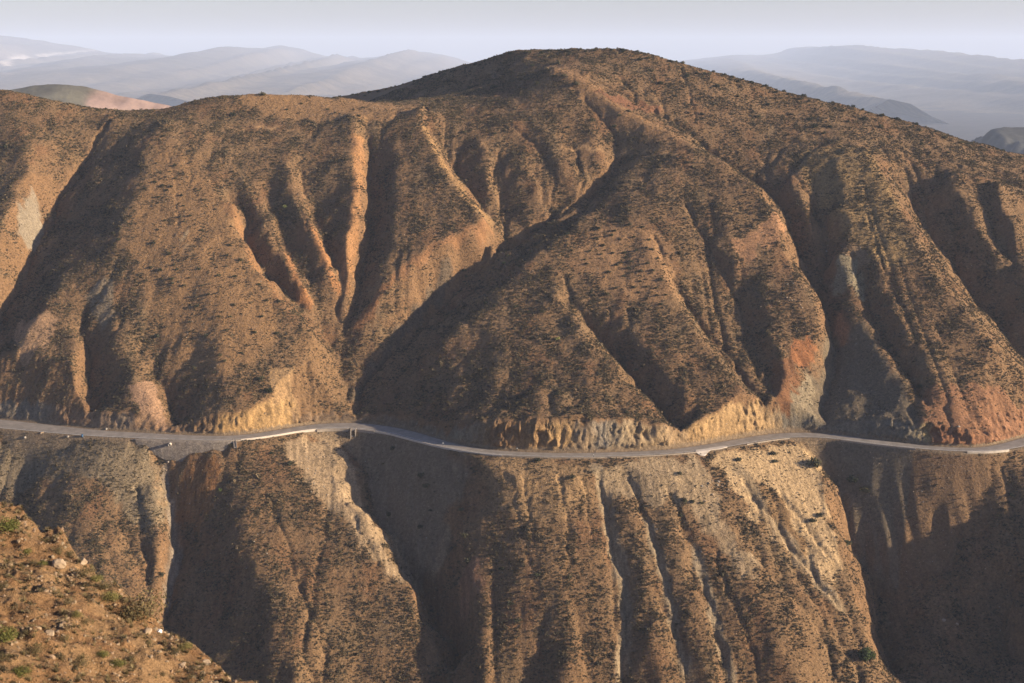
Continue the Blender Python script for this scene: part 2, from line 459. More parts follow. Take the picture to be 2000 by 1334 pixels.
HW = np.interp(RU, [-400, 0, 200, 380, 560, 700, 820, 900, 1300, 1400, 1560, 1800, 1900, 2000, 2400], [8.0, 7.0, 5.4, 4.2, 4.2, 5.2, 4.8, 3.7, 3.7, 4.5, 4.4, 3.7, 3.5, 5.0, 5.0])   # half width
hw = np.interp(ru, RU, HW)
nat = Zf(XX, YY)
dist_bare = np.zeros(XX.shape)
INC = [
 ([(1000,245),(1031,273),(1052,290),(1084,346),(1080,395),(1045,440)],1.2),([(1140,196),(1185,241),(1206,280),(1206,298),(1190,335),(1160,375),(1115,407)],1.5),
 ([(1122,290),(1140,350),(1130,385),(1100,418)],1.2),([(835,205),(832,245),(870,320),(920,385),(965,430),(995,470)],1.6),
 ([(480,350),(505,395),(525,440),(555,505),(602,592)],1.2),([(560,300),(575,350),(585,400),(600,450)],0.9),([(587,335),(600,395),(622,450),(642,500),(658,560),(661,630)],1.6),
 ([(450,385),(470,430),(492,490),(524,547),(569,597),(617,642)],1.8),([(722,280),(724,400),(716,480),(706,560),(680,640)],1.8),
 ([(1060,436),(1010,475),(955,515),(900,560),(850,610),(800,660),(745,710),(705,760),(690,808)],2.6),
 ([(1100,540),(1120,590),(1160,650),(1215,715),(1260,765),(1300,810),(1342,850)],1.8),([(1278,465),(1300,515),(1350,610),(1400,680),(1450,740),(1500,795)],1.6),
 ([(1340,400),(1380,480),(1415,540),(1440,590),(1470,650),(1500,710)],1.6),([(1380,640),(1410,700),(1440,750)],1.0),([(1460,620),(1480,680),(1500,740),(1515,790)],1.3),
 ([(1150,150),(1200,175),(1270,212),(1340,252),(1385,295),(1440,330),(1500,372),(1537,430),(1560,500),(1590,560),(1615,620)],1.8),
 ([(1555,345),(1587,400),(1614,450),(1625,510)],1.5),([(1665,500),(1690,570),(1710,615),(1747,680),(1777,730),(1812,788)],2.2),([(1690,400),(1700,450),(1725,520),(1760,600)],1.0),
 ([(232,225),(190,275),(150,335),(105,405),(65,475),(30,560)],2.0),([(975,300),(985,370),(992,430)],1.3),([(1330,130),(1345,180),(1360,235)],1.0),
 ([(170,610),(168,680),(180,760)],1.3),([(1163,905),(1178,980),(1198,1070),(1220,1150),(1224,1220),(1215,1334)],2.0),
 ([(1230,935),(1262,1020),(1292,1110),(1312,1190),(1332,1270),(1345,1334)],1.8),([(1305,960),(1355,1070),(1378,1150),(1402,1230),(1425,1334)],1.8),
 ([(1395,1090),(1440,1190),(1470,1280),(1480,1334)],1.3),([(1430,905),(1490,990),(1545,1070),(1600,1140),(1650,1200)],1.5),([(1480,900),(1530,970),(1590,1050),(1640,1120)],1.2),
 ([(1540,880),(1580,950),(1620,1030)],1.0),([(268,960),(278,1040),(292,1130)],1.3),([(980,905),(1000,960),(1020,1040),(1035,1110)],0.9),([(1090,905),(1100,970),(1110,1040),(1115,1120)],0.9),
 ([(1020,905),(1032,980),(1045,1060)],0.7),([(1130,905),(1145,980),(1160,1060)],0.8),([(700,856),(728,920),(752,1000),(787,1070),(817,1140),(850,1210),(890,1310)],2.0),
 ([(1610,875),(1640,940),(1668,1030),(1693,1110),(1712,1190),(1730,1280)],2.0),([(520,960),(560,1060),(590,1160),(640,1290)],1.0),([(325,910),(328,960),(337,1030),(345,1090)],1.6),
([(1830,960),(1825,1040),(1795,1090)],1.2),([(1900,960),(1890,1040),(1850,1110)],1.0),([(60,890),(50,940),(30,1000)],1.3),
 ([(330,300),(345,380),(350,450)],0.5),([(600,880),(650,950),(700,1030),(740,1100)],0.8),([(640,875),(690,950),(730,1030)],0.7)]
cut_rill = np.zeros(XX.shape)
lx = XX + 1.5 * fbm(XX / 8, YY / 8, 3, 401, 0.6); ly = YY + 1.5 * fbm(XX / 8, YY / 8, 3, 411, 0.6)
for pts, dep in INC:
    P = np.array(pts, float); ax_, ay_, hit = cast(P[:, 0], P[:, 1]); wd = 0.9 + 0.55 * dep
    for a0, b0, a1, b1 in zip(ax_[:-1], ay_[:-1], ax_[1:], ay_[1:]):
        if math.hypot(a1 - a0, b1 - b0) > 90: continue
        m_ = wd + 4
        j0, j1 = np.searchsorted(X, min(a0, a1) - m_), np.searchsorted(X, max(a0, a1) + m_); i0, i1 = np.searchsorted(Y, min(b0, b1) - m_), np.searchsorted(Y, max(b0, b1) + m_)
        sx_, sy_ = lx[i0:i1, j0:j1], ly[i0:i1, j0:j1]
        L2 = (a1 - a0) ** 2 + (b1 - b0) ** 2 + 1e-9
        t = np.clip(((sx_ - a0) * (a1 - a0) + (sy_ - b0) * (b1 - b0)) / L2, 0, 1)
        d = np.hypot(sx_ - a0 - t * (a1 - a0), sy_ - b0 - t * (b1 - b0))
        cut_rill[i0:i1, j0:j1] = np.maximum(cut_rill[i0:i1, j0:j1], dep * np.clip(1 - d / wd, 0, 1))
nat = nat - cut_rill * (0.75 + 0.35 * perlin(XX / 15, YY / 15, 421))
# small-scale roughness
rough = fbm(XX / 7, YY / 7, 3, 21) * 0.20 + fbm(XX / 1.9, YY / 1.9, 2, 31) * 0.16
rill = ridged((XX + 3 * perlin(XX / 12, YY / 12, 7)) / 5.5, YY / 26, 2, 41) * 0.06
nat = nat + rough + rill
zt = nat.copy()
dd = np.abs(rd) - hw - 0.3
up = rd > 0
crag = ridged(XX / 6.5 + 2 * perlin(XX / 9, YY / 30, 51), YY / 30, 3, 53)
slope_k = np.interp(ru, [0, 240, 330, 420, 560, 620, 880, 1350, 1370, 1520, 1560, 1640, 1780, 1820, 1980, 2400], [1.5, 1.6, 1.0, 1.8, 2.0, 1.3, 1.9, 2.2, 2.6, 2.6, 2.6, 1.6, 1.6, 1.5, 1.0, 1.0])
dn = np.maximum(dd + (crag * 0.25 + 0.25 * ridged((XX + 1.1 * YY) / 3.4, (YY - 0.5 * XX) / 3.0, 3, 57) + 1.2 * perlin(XX / 8, YY / 8, 58)) * np.interp(ru, [0, 400, 560, 800, 900, 1180, 1350, 1780, 1900, 2000], [0.6, 0.8, 0.8, 0.6, 1.9, 1.3, 0.8, 1.0, 1.8, 1.2]) * smooth01(dd / 4), 0)
cutz = ZR + slope_k * dn + fbm(XX / 2.2, YY / 2.2, 2, 61) * 0.5 * smooth01(dd / 2)
is_cut = up & (np.abs(rd) < 45) & (cutz < nat)
cut_mask = np.zeros(XX.shape)
cut_mask[up] = smooth01(((nat - cutz)[up]) / 1.2) * (np.abs(rd[up]) < 45)
zt = np.where(up & (np.abs(rd) < 45), np.minimum(nat, cutz), zt)
wall_u = smooth01((ru - 262) / 12) * (1 - smooth01((ru - 458) / 8))
fillk = 1.3 + 10.0 * wall_u + 0.10 * perlin(XX / 5, YY / 15, 71)
fillz = ZR - fillk * np.maximum(dd, 0)
lo = (~up) & (np.abs(rd) < 45)
fill_mask = np.zeros(XX.shape); fill_mask[lo] = smooth01((fillz - nat)[lo] / 0.8)
zt = np.where(lo, np.maximum(np.minimum(nat, ZR - 0.5 * np.maximum(dd, 0)), fillz), zt)
corr = np.abs(rd) < hw + 0.3
zt = np.where(corr, ZR - 0.02 + 0 * zt, zt)
ZT = zt

def fine(x, y):
    x = np.asarray(x, float); y = np.asarray(y, float)
    fx = np.interp(x, X, np.arange(len(X))).clip(0, len(X) - 1.001); fy = np.interp(y, Y, np.arange(len(Y))).clip(0, len(Y) - 1.001)
    ix = fx.astype(int); iy = fy.astype(int); a = fx - ix; b = fy - iy
    return (ZT[iy, ix] * (1 - a) + ZT[iy, ix + 1] * a) * (1 - b) + (ZT[iy + 1, ix] * (1 - a) + ZT[iy + 1, ix + 1] * a) * b
def finef(A):
    def f(x, y):
        fx = np.interp(x, X, np.arange(len(X))).clip(0, len(X) - 1.001); fy = np.interp(y, Y, np.arange(len(Y))).clip(0, len(Y) - 1.001)
        return A[fy.astype(int), fx.astype(int)]
    return f
# ------------------------------------------------------------------ materials
def new_mat(name):
    m = bpy.data.materials.new(name); m.use_nodes = True
    nt = m.node_tree; b = nt.nodes["Principled BSDF"]
    b.inputs["Roughness"].default_value = 0.95
    b.inputs["Specular IOR Level"].default_value = 0.15
    return m, nt, b

def noise(nt, scale, detail=4, vec=None, rough=0.55):
    n = nt.nodes.new("ShaderNodeTexNoise"); n.inputs["Scale"].default_value = scale
    n.inputs["Detail"].default_value = detail; n.inputs["Roughness"].default_value = rough
    if vec is None:
        g = nt.nodes.new("ShaderNodeNewGeometry"); vec = g.outputs["Position"]
    nt.links.new(vec, n.inputs["Vector"])
    return n

def ramp(nt, fac, stops):
    r = nt.nodes.new("ShaderNodeValToRGB"); nt.links.new(fac, r.inputs[0])
    e = r.color_ramp.elements
    while len(e) < len(stops): e.new(0.5)
    for k, (p, c) in enumerate(stops):
        e[k].position = p; e[k].color = (*c, 1) if len(c) == 3 else c
    return r

def mult(nt, a, b, fac=1.0):
    x = nt.nodes.new("ShaderNodeMix"); x.data_type = 'RGBA'; x.blend_type = 'MULTIPLY'
    x.inputs[0].default_value = fac
    nt.links.new(a, x.inputs[6]); nt.links.new(b, x.inputs[7]); return x.outputs[2]

def mixc(nt, f, a, b):
    x = nt.nodes.new("ShaderNodeMix"); x.data_type = 'RGBA'
    nt.links.new(f, x.inputs[0])
    for s, v in ((6, a), (7, b)):
        if isinstance(v, tuple): x.inputs[s].default_value = (*v, 1)
        else: nt.links.new(v, x.inputs[s])
    return x.outputs[2]

def bump(nt, b, h, dist, strength=1.0, prev=None):
    n = nt.nodes.new("ShaderNodeBump"); n.inputs["Distance"].default_value = dist; n.inputs["Strength"].default_value = strength
    nt.links.new(h, n.inputs["Height"])
    if prev is not None: nt.links.new(prev, n.inputs["Normal"])
    nt.links.new(n.outputs[0], b.inputs["Normal"]); return n.outputs[0]

def soil_mat(name, s1, s2, d1, d2):
    m, nt, b = new_mat(name)
    a = nt.nodes.new("ShaderNodeAttribute"); a.attribute_name = "soil"
    n1 = noise(nt, s1, 5, rough=0.65); n2 = noise(nt, s2, 3, rough=0.6)
    r1 = ramp(nt, n1.outputs[0], [(0.30, (0.62, 0.60, 0.58)), (0.52, (0.98, 0.97, 0.96)), (0.72, (1.30, 1.27, 1.22))])
    r2 = ramp(nt, n2.outputs[0], [(0.34, (0.70, 0.68, 0.66)), (0.55, (1.0, 1.0, 1.0)), (0.70, (1.22, 1.2, 1.15))])
    c = mult(nt, mult(nt, a.outputs[0], r1.outputs[0]), r2.outputs[0])
    nt.links.new(c, b.inputs["Base Color"])
    p = bump(nt, b, n1.outputs[0], d1)
    bump(nt, b, n2.outputs[0], d2, prev=p)
    return m

def plain_mat(name, c0, c1, scale, d=0.03, rough=0.9):
    m, nt, b = new_mat(name)
    n = noise(nt, scale, 5)
    r = ramp(nt, n.outputs[0], [(0.3, c0), (0.7, c1)])
    nt.links.new(r.outputs[0], b.inputs["Base Color"]); b.inputs["Roughness"].default_value = rough
    bump(nt, b, n.outputs[0], d)
    return m

def leaf_mat(name, stops, hue_noise=0.0):
    m, nt, b = new_mat(name)
    oi = nt.nodes.new("ShaderNodeObjectInfo")
    r = ramp(nt, oi.outputs["Random"], stops)
    n = noise(nt, 2.3, 2)
    r2 = ramp(nt, n.outputs[0], [(0.3, (0.7, 0.7, 0.7)), (0.7, (1.3, 1.28, 1.2))])
    nt.links.new(mult(nt, r.outputs[0], r2.outputs[0]), b.inputs["Base Color"])
    b.inputs["Roughness"].default_value = 0.8
    return m

# ------------------------------------------------------------------ what the ground is made of
MASK_CACHE = []
def poly_mask(poly, soft=2.0, line=None):
    """A patch traced round a visible feature, laid on the ground where the sight lines meet it."""
    P = np.array(poly, float)
    x, y, hit = cast(P[:, 0], P[:, 1])
    G = np.zeros((ny, nx))
    if line:
        for (a, b, c, d) in zip(x[:-1], y[:-1], x[1:], y[1:]):
            n = max(2, int(math.hypot(c - a, d - b) / 1.0))
            for t in np.linspace(0, 1, n):
                px1, py1 = a + (c - a) * t, b + (d - b) * t
                i0, i1 = int((px1 - line - GX0) / C), int((px1 + line - GX0) / C) + 2
                j0, j1 = int((py1 - line - GY0) / C), int((py1 + line - GY0) / C) + 2
                if i0 < 0 or j0 < 0: continue
                s = (slice(j0, j1), slice(i0, i1))
                d2 = np.hypot(GXX[s] - px1, GYY[s] - py1)
                G[s] = np.maximum(G[s], np.clip(1.2 - d2 / line, 0, 1))
        soft = 0.5
    else:
        ins = np.zeros((ny, nx), bool)
        xj, yj = x[-1], y[-1]
        for xi, yi in zip(x, y):
            c = ((yi > GYY) != (yj > GYY)) & (GXX < (xj - xi) * (GYY - yi) / (yj - yi + 1e-12) + xi)
            ins ^= c; xj, yj = xi, yi
        G = ins.astype(float)
    return blur(G, max(0.5, soft / C))
wx = XX + 2.6 * perlin(XX / 6, YY / 6, 81) + 1.0 * perlin(XX / 2.1, YY / 2.1, 82)
wy = YY + 4.5 * perlin(XX / 6, YY / 9, 83) + 1.4 * perlin(XX / 2.1, YY / 2.1, 84)
def mfine(G):
    f = sampler(G)(wx, wy)
    return smooth01((f - 0.30) / 0.4)

def lay(soil, bare, mk, col, b):
    soil[:] = soil * (1 - mk[..., None]) + np.array(col) * mk[..., None]
    bare[:] = bare * (1 - mk) + b * mk

n_a = fbm(XX / 45, YY / 60, 4, 101); n_b = fbm(XX / 14, YY / 22, 4, 111); n_c = fbm(XX / 3.2, YY / 3.2, 3, 121)
soil = np.zeros(XX.shape + (3,)); soil[:] = (0.285, 0.195, 0.125)
t = smooth01(0.5 + n_a)[..., None]; soil = soil * (1 - t) + np.array((0.335, 0.235, 0.15)) * t
t = (smooth01((n_b - 0.15) / 0.7) * 0.5)[..., None]; soil = soil * (1 - t) + np.array((0.29, 0.16, 0.095)) * t
t = (smooth01((-n_b - 0.25) / 0.7) * 0.6)[..., None]; soil = soil * (1 - t) + np.array((0.27, 0.215, 0.15)) * t
bare = smooth01((n_b + n_a * 0.5 - 0.3) / 0.5) * 0.25
gyz, gxz = np.gradient(ZT, Y, X)
steep = np.hypot(gxz, gyz)
lay(soil, bare, smooth01((steep - 1.15) / 0.5) * 0.8, (0.32, 0.21, 0.13), 0.45)
PATCH = [
 ([(430,185),(600,190),(820,202),(840,215),(760,240),(640,238),(470,215)], (0.43,0.285,0.165), 0.8, 4),
 ([(330,250),(300,300),(250,480),(300,640),(420,780),(560,640),(480,500),(430,380),(370,330)], (0.40,0.265,0.155), 0.62, 6),
 ([(1160,450),(1290,440),(1330,560),(1300,620),(1180,560),(1100,520)], (0.41,0.27,0.165), 0.66, 6),
 ([(1080,110),(1160,165),(1260,230),(1360,285),(1300,285),(1180,230),(1080,150)], (0.42,0.275,0.165), 0.6, 4),
 ([(1540,300),(1690,290),(1760,420),(1800,520),(1700,520),(1620,430)], (0.42,0.31,0.175), 0.1, 5),
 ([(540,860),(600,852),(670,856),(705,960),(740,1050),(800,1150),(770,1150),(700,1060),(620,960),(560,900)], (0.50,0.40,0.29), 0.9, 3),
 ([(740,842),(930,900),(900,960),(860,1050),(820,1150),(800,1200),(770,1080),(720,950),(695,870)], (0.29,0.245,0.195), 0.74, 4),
 ([(930,893),(1160,895),(1150,950),(1120,1010),(1060,1030),(990,1010),(950,960)], (0.47,0.34,0.21), 0.55, 4),
 ([(1150,895),(1380,886),(1400,960),(1420,1050),(1500,1130),(1440,1130),(1390,1040),(1330,980),(1230,980),(1170,960)], (0.50,0.41,0.30), 0.8, 3),
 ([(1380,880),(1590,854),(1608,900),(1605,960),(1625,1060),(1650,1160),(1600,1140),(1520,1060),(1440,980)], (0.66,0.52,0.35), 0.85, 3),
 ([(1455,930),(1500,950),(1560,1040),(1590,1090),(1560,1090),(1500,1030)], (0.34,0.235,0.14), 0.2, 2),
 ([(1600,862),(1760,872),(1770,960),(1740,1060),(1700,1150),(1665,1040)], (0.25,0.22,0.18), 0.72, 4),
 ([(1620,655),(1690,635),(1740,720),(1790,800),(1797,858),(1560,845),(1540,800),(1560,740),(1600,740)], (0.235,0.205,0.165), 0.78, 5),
 ([(1548,665),(1592,660),(1592,715),(1572,732),(1548,722)], (0.44,0.215,0.11), 0.9, 1.5),
 ([(1505,700),(1555,705),(1560,755),(1535,830),(1510,790)], (0.30,0.165,0.095), 0.9, 2),
 ([(1550,745),(1580,740),(1592,800),(1585,838),(1545,832)], (0.38,0.34,0.27), 0.9, 1.5),
 ([(1800,770),(1850,765),(1900,758),(1950,742),(2010,790),(2010,862),(1870,874),(1792,862)], (0.38,0.22,0.14), 0.7, 3),
 ([(1770,888),(1920,890),(1900,960),(1800,950)], (0.28,0.19,0.14), 0.8, 3),
 ([(1630,505),(1665,500),(1700,560),(1680,590),(1625,570)], (0.37,0.345,0.27), 0.6, 2),
 ([(1660,470),(1700,490),(1690,540),(1665,520)], (0.36,0.27,0.19), 0.7, 2),
 ([(38,385),(72,380),(80,440),(60,490),(35,470)], (0.38,0.35,0.31), 0.95, 2),
 ([(165,560),(215,555),(225,640),(190,640)], (0.36,0.31,0.25), 0.4, 2),
 ([(25,640),(110,625),(95,690),(30,700)], (0.50,0.35,0.245), 0.7, 2),
 ([(250,762),(310,755),(330,842),(290,842)], (0.56,0.385,0.28), 0.92, 1.5),
 ([(-20,855),(280,862),(318,960),(230,965),(100,930),(-20,960)], (0.28,0.245,0.195), 0.35, 4),
 ([(180,890),(310,890),(330,1000),(300,1060),(240,1000)], (0.33,0.285,0.22), 0.45, 3),
 ([(355,905),(440,905),(420,980),(385,1050),(345,1040)], (0.33,0.185,0.09), 0.95, 2),
 ([(1425,480),(1500,430),(1535,430),(1530,465),(1450,520)], (0.52,0.32,0.20), 0.85, 1.5),
 ([(1140,180),(1200,185),(1300,215),(1280,225),(1210,212)], (0.34,0.185,0.12), 0.7, 2),
 ([(590,640),(640,650),(660,740),(650,800),(590,800),(565,700)], (0.31,0.21,0.13), 0.4, 3),
 ([(520,720),(575,720),(585,800),(540,800)], (0.50,0.36,0.22), 0.85, 2),
 ([(890,1130),(950,1100),(940,1180),(900,1200)], (0.36,0.22,0.15), 0.8, 2),
]
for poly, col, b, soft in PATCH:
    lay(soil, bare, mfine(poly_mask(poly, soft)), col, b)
STRIPS = [
 ([(1163,905),(1180,980),(1200,1070),(1222,1150),(1224,1220),(1215,1320)], (0.40,0.34,0.26), 0.9, 3.0),
 ([(1262,1020),(1292,1110),(1312,1190),(1332,1270),(1345,1330)], (0.38,0.33,0.26), 0.9, 2.6),
 ([(1355,1070),(1378,1150),(1402,1230),(1430,1330)], (0.38,0.33,0.26), 0.9, 2.6),
 ([(1440,900),(1490,990),(1545,1070),(1600,1140),(1640,1190)], (0.45,0.37,0.27), 0.9, 3.0),
 ([(292,862),(300,900),(308,950),(318,1000)], (0.46,0.35,0.24), 0.9, 1.6),
 ([(322,905),(326,960),(340,1040),(345,1090),(332,1150),(322,1195)], (0.34,0.31,0.29), 0.8, 2.4),
 ([(962,452),(930,458),(880,466),(830,500),(790,530),(755,566)], (0.42,0.25,0.145), 0.9, 2.4),
 ([(755,562),(725,600),(700,645)], (0.42,0.235,0.13), 0.7, 3.0),
 ([(445,400),(470,450),(500,525),(545,580)], (0.40,0.245,0.14), 0.6, 4.0),
 ([(700,270),(700,350),(690,420),(680,500),(672,560)], (0.50,0.30,0.165), 0.5, 4.0),
 ([(610,440),(642,520),(657,575)], (0.52,0.29,0.15), 0.6, 2.6),
 ([(585,560),(604,603)], (0.56,0.30,0.15), 0.8, 2.6),
 ([(560,500),(585,555)], (0.50,0.28,0.15), 0.6, 2.4),
 ([(830,250),(860,310),(892,360),(928,405),(955,436)], (0.47,0.32,0.18), 0.35, 3.5),
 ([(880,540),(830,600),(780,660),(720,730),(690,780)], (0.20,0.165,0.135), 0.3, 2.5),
 ([(1075,130),(1130,165),(1200,207),(1290,252)], (0.44,0.29,0.17), 0.8, 2.5),
 ([(360,440),(362,480),(385,500)], (0.50,0.42,0.32), 0.8, 1.2),
 ([(1640,620),(1650,680)], (0.46,0.27,0.16), 0.6, 2.5),
 ([(820,284),(900,292),(980,300)], (0.52,0.36,0.22), 0.95, 1.3),
 ([(1100,292),(1210,300),(1330,302)], (0.52,0.36,0.22), 0.95, 1.3),
 ([(430,255),(520,250),(600,258)], (0.52,0.36,0.22), 0.95, 1.3),
]
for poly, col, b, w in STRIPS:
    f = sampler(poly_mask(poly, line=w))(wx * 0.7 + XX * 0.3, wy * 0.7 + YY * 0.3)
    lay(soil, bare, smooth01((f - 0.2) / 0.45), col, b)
# road cuts: fresh faces, their colour changing with the rock along the road
cu = np.array([-400, 60, 110, 230, 245, 330, 345, 405, 430, 585, 600, 850, 880, 940, 960, 1110, 1130, 1180, 1220, 1345, 1360, 1520, 1545, 1790, 1800, 1812, 1825, 2000, 2400])
cc = np.array([(.27,.25,.23),(.27,.25,.23),(.36,.24,.16),(.30,.255,.22),(.42,.30,.21),(.52,.35,.24),(.28,.20,.14),(.30,.215,.145),(.54,.38,.20),(.54,.39,.22),(.30,.22,.16),
 (.26,.235,.20),(.30,.29,.26),(.37,.30,.22),(.38,.25,.15),(.52,.38,.22),(.47,.37,.26),(.36,.35,.34),(.50,.42,.31),(.52,.40,.27),(.58,.42,.24),(.56,.42,.26),
 (.27,.26,.24),(.25,.245,.23),(.50,.42,.24),(.50,.40,.24),(.36,.19,.12),(.40,.23,.15),(.40,.23,.15)])
ruw = ru + 14 * perlin(XX / 5, YY / 5, 131) + 8 * perlin(XX / 2.2, YY / 9, 132)
hmax = np.interp(ruw, [0, 240, 330, 420, 440, 580, 600, 850, 900, 960, 1050, 1340, 1360, 1515, 1545, 1790, 1810, 2000], [8, 8, 11, 8, 13, 12, 5, 4, 9, 17, 13, 12, 16, 14, 7, 9, 15, 10])
cut_mask *= smooth01((hmax + 2.5 * fbm(XX / 4, YY / 4, 3, 133) - (ZT - ZR)) / 1.5)
ccol = np.stack([np.interp(ruw, cu, cc[:, k]) for k in range(3)], -1)
ccol *= (1 + 0.30 * fbm(XX / 2.0, YY / 6, 4, 141, 0.65))[..., None]
soil = soil * (1 - cut_mask[..., None]) + ccol * cut_mask[..., None]
bare = np.maximum(bare, cut_mask * 0.97)
below = (rd < -0.5 * hw) | (YY < 520)
streak = fbm((XX + 0.15 * YY) / 1.3, YY / 16, 4, 161, 0.6)
soil = soil * np.where(below, 1 + 0.30 * streak * (0.45 + bare), 1)[..., None]
fm = fill_mask * 0.75
fcol = np.array((0.40, 0.33, 0.25)) * np.ones(soil.shape)
g = ((ru > 1600) & (ru < 1790))[..., None]; fcol = np.where(g, np.array((.25, .22, .18)), fcol)
g = (ru >= 1790)[..., None]; fcol = np.where(g, np.array((.28, .195, .13)), fcol)
g = ((ru > 730) & (ru < 930))[..., None]; fcol = np.where(g, np.array((.29, .245, .195)), fcol)
soil = soil * (1 - fm[..., None]) + fcol * fm[..., None]
bare = np.maximum(bare, fill_mask * 0.8)
soil *= (1 + 0.10 * n_c)[..., None]
rdm = (np.abs(rd) < hw + 1.0)
soil[rdm] = (0.33, 0.27, 0.21); bare[rdm] = 1
bare = np.clip(bare, 0, 1)
soil *= np.array((0.565, 0.505, 0.41))

m_soil = soil_mat("mountain_soil", 0.9, 3.2, 0.6, 0.22)
face = cut_mask * smooth01((steep - 0.8) / 0.6) * (np.abs(rd) > hw + 1.2)
amp = np.interp(ru, [0, 400, 560, 880, 940, 1180, 1350, 1790, 1820, 2000], [0.6, 1.0, 1.0, 0.9, 1.7, 1.15, 0.9, 1.1, 1.8, 1.3]) * face
zz_ = ZT - ZR
amp = amp * (0.75 + 0.7 * perlin(XX / 14, YY / 14, 170))
PYY = YY - amp * (1.1 * ridged((XX + 0.9 * zz_) / 11.0 + 0.5 * perlin(XX / 4, zz_ / 4, 168), (zz_ - 0.4 * XX) / 9.0, 4, 171, 0.6) - 0.6 + 0.6 * fbm(XX / 2.2, zz_ / 2.0, 3, 175, 0.6))
PXX = XX + amp * 0.7 * fbm(XX / 3.0, zz_ / 2.6, 3, 181)
mountain = mesh_np("mountain", np.stack([PXX, PYY, ZT], -1).reshape(-1, 3), grid_faces(len(Y), len(X)), m_soil)
at_ = mountain.data.color_attributes.new("soil", 'FLOAT_COLOR', 'POINT')
at_.data.foreach_set("color", np.concatenate([soil, np.ones(XX.shape + (1,))], -1).astype(np.float32).ravel())
tag(mountain, kind="structure")

# ------------------------------------------------------------------ tufts and bushes
def leaf_cluster(name, n, seed, flat=0.75, leaf=0.16, lumps=5, mat=None, droop=0.0, grass=False):
    """A unit-radius bush of many small leaf faces spread through a lumpy crown, standing on z=0."""
    rs = np.random.RandomState(seed)
    if grass:
        a = rs.rand(n) * 2 * np.pi; lean = rs.rand(n) ** 0.7 * 0.9
        base_ = np.stack([np.cos(a) * 0.25 * rs.rand(n), np.sin(a) * 0.25 * rs.rand(n), np.zeros(n)], -1)
        tip = base_ + np.stack([np.cos(a) * lean, np.sin(a) * lean, (0.5 + 0.6 * rs.rand(n)) * (1.15 - 0.5 * lean)], -1)
        side = np.stack([-np.sin(a), np.cos(a), np.zeros(n)], -1) * leaf * 0.5
        V = np.stack([base_ - side, base_ + side, tip], 1).reshape(-1, 3)
    else:
        L = rs.normal(size=(lumps, 3)); L /= np.linalg.norm(L, axis=1)[:, None]
        L = L * 0.48; L[:, 2] = np.abs(L[:, 2]) * flat + 0.25; lr = 0.42 + 0.22 * rs.rand(lumps)
        k = rs.randint(0, lumps, n)
        d = rs.normal(size=(n, 3)); d /= np.linalg.norm(d, axis=1)[:, None]
        rad = rs.rand(n) ** 0.35
        c = L[k] + d * (lr[k] * rad)[:, None] * np.array([1, 1, flat])
        c[:, 2] = np.maximum(c[:, 2], 0.02)
        s = leaf * (0.6 + 0.8 * rs.rand(n))[:, None]
        t1 = rs.normal(size=(n, 3)); t1 /= np.linalg.norm(t1, axis=1)[:, None]
        nn = d + 0.7 * rs.normal(size=(n, 3)); t1 = np.cross(nn, t1); t1 /= np.linalg.norm(t1, axis=1)[:, None] + 1e-9
        t2 = np.cross(nn, t1); t2 /= np.linalg.norm(t2, axis=1)[:, None] + 1e-9
        V = np.stack([c - t1 * s * 0.5, c + t1 * s * 0.5, c + t2 * s * 1.1], 1).reshape(-1, 3)
    Fq = np.arange(len(V)).reshape(-1, 3)
    me = bpy.data.meshes.new(name)
    me.from_pydata(V.tolist(), [], Fq.tolist())
    if mat: me.materials.append(mat)
    return me

m_tuft = leaf_mat("dry_scrub_leaves", [(0.0, (0.034, 0.030, 0.019)), (0.35, (0.064, 0.052, 0.031)), (0.7, (0.105, 0.081, 0.047)), (1.0, (0.175, 0.128, 0.074))])
m_bush = leaf_mat("bush_leaves", [(0.0, (0.022, 0.028, 0.015)), (0.4, (0.034, 0.038, 0.020)), (0.75, (0.055, 0.053, 0.028)), (1.0, (0.085, 0.075, 0.04))])
m_green = leaf_mat("green_bush_leaves", [(0.0, (0.10, 0.125, 0.035)), (0.5, (0.17, 0.18, 0.05)), (1.0, (0.26, 0.24, 0.075))])
m_dark = leaf_mat("dark_tree_leaves", [(0.0, (0.035, 0.055, 0.025)), (1.0, (0.06, 0.085, 0.03))])
m_twig = plain_mat("woody_stem", (0.10, 0.07, 0.045), (0.19, 0.14, 0.10), 8.0, 0.01)
tufts = [leaf_cluster("tuft", 34, 11 + k, 0.8, 0.46, 4, m_tuft) for k in range(4)]
bushes = [leaf_cluster("bush", 230, 31 + k, 0.75, 0.22, 6, m_bush) for k in range(5)]

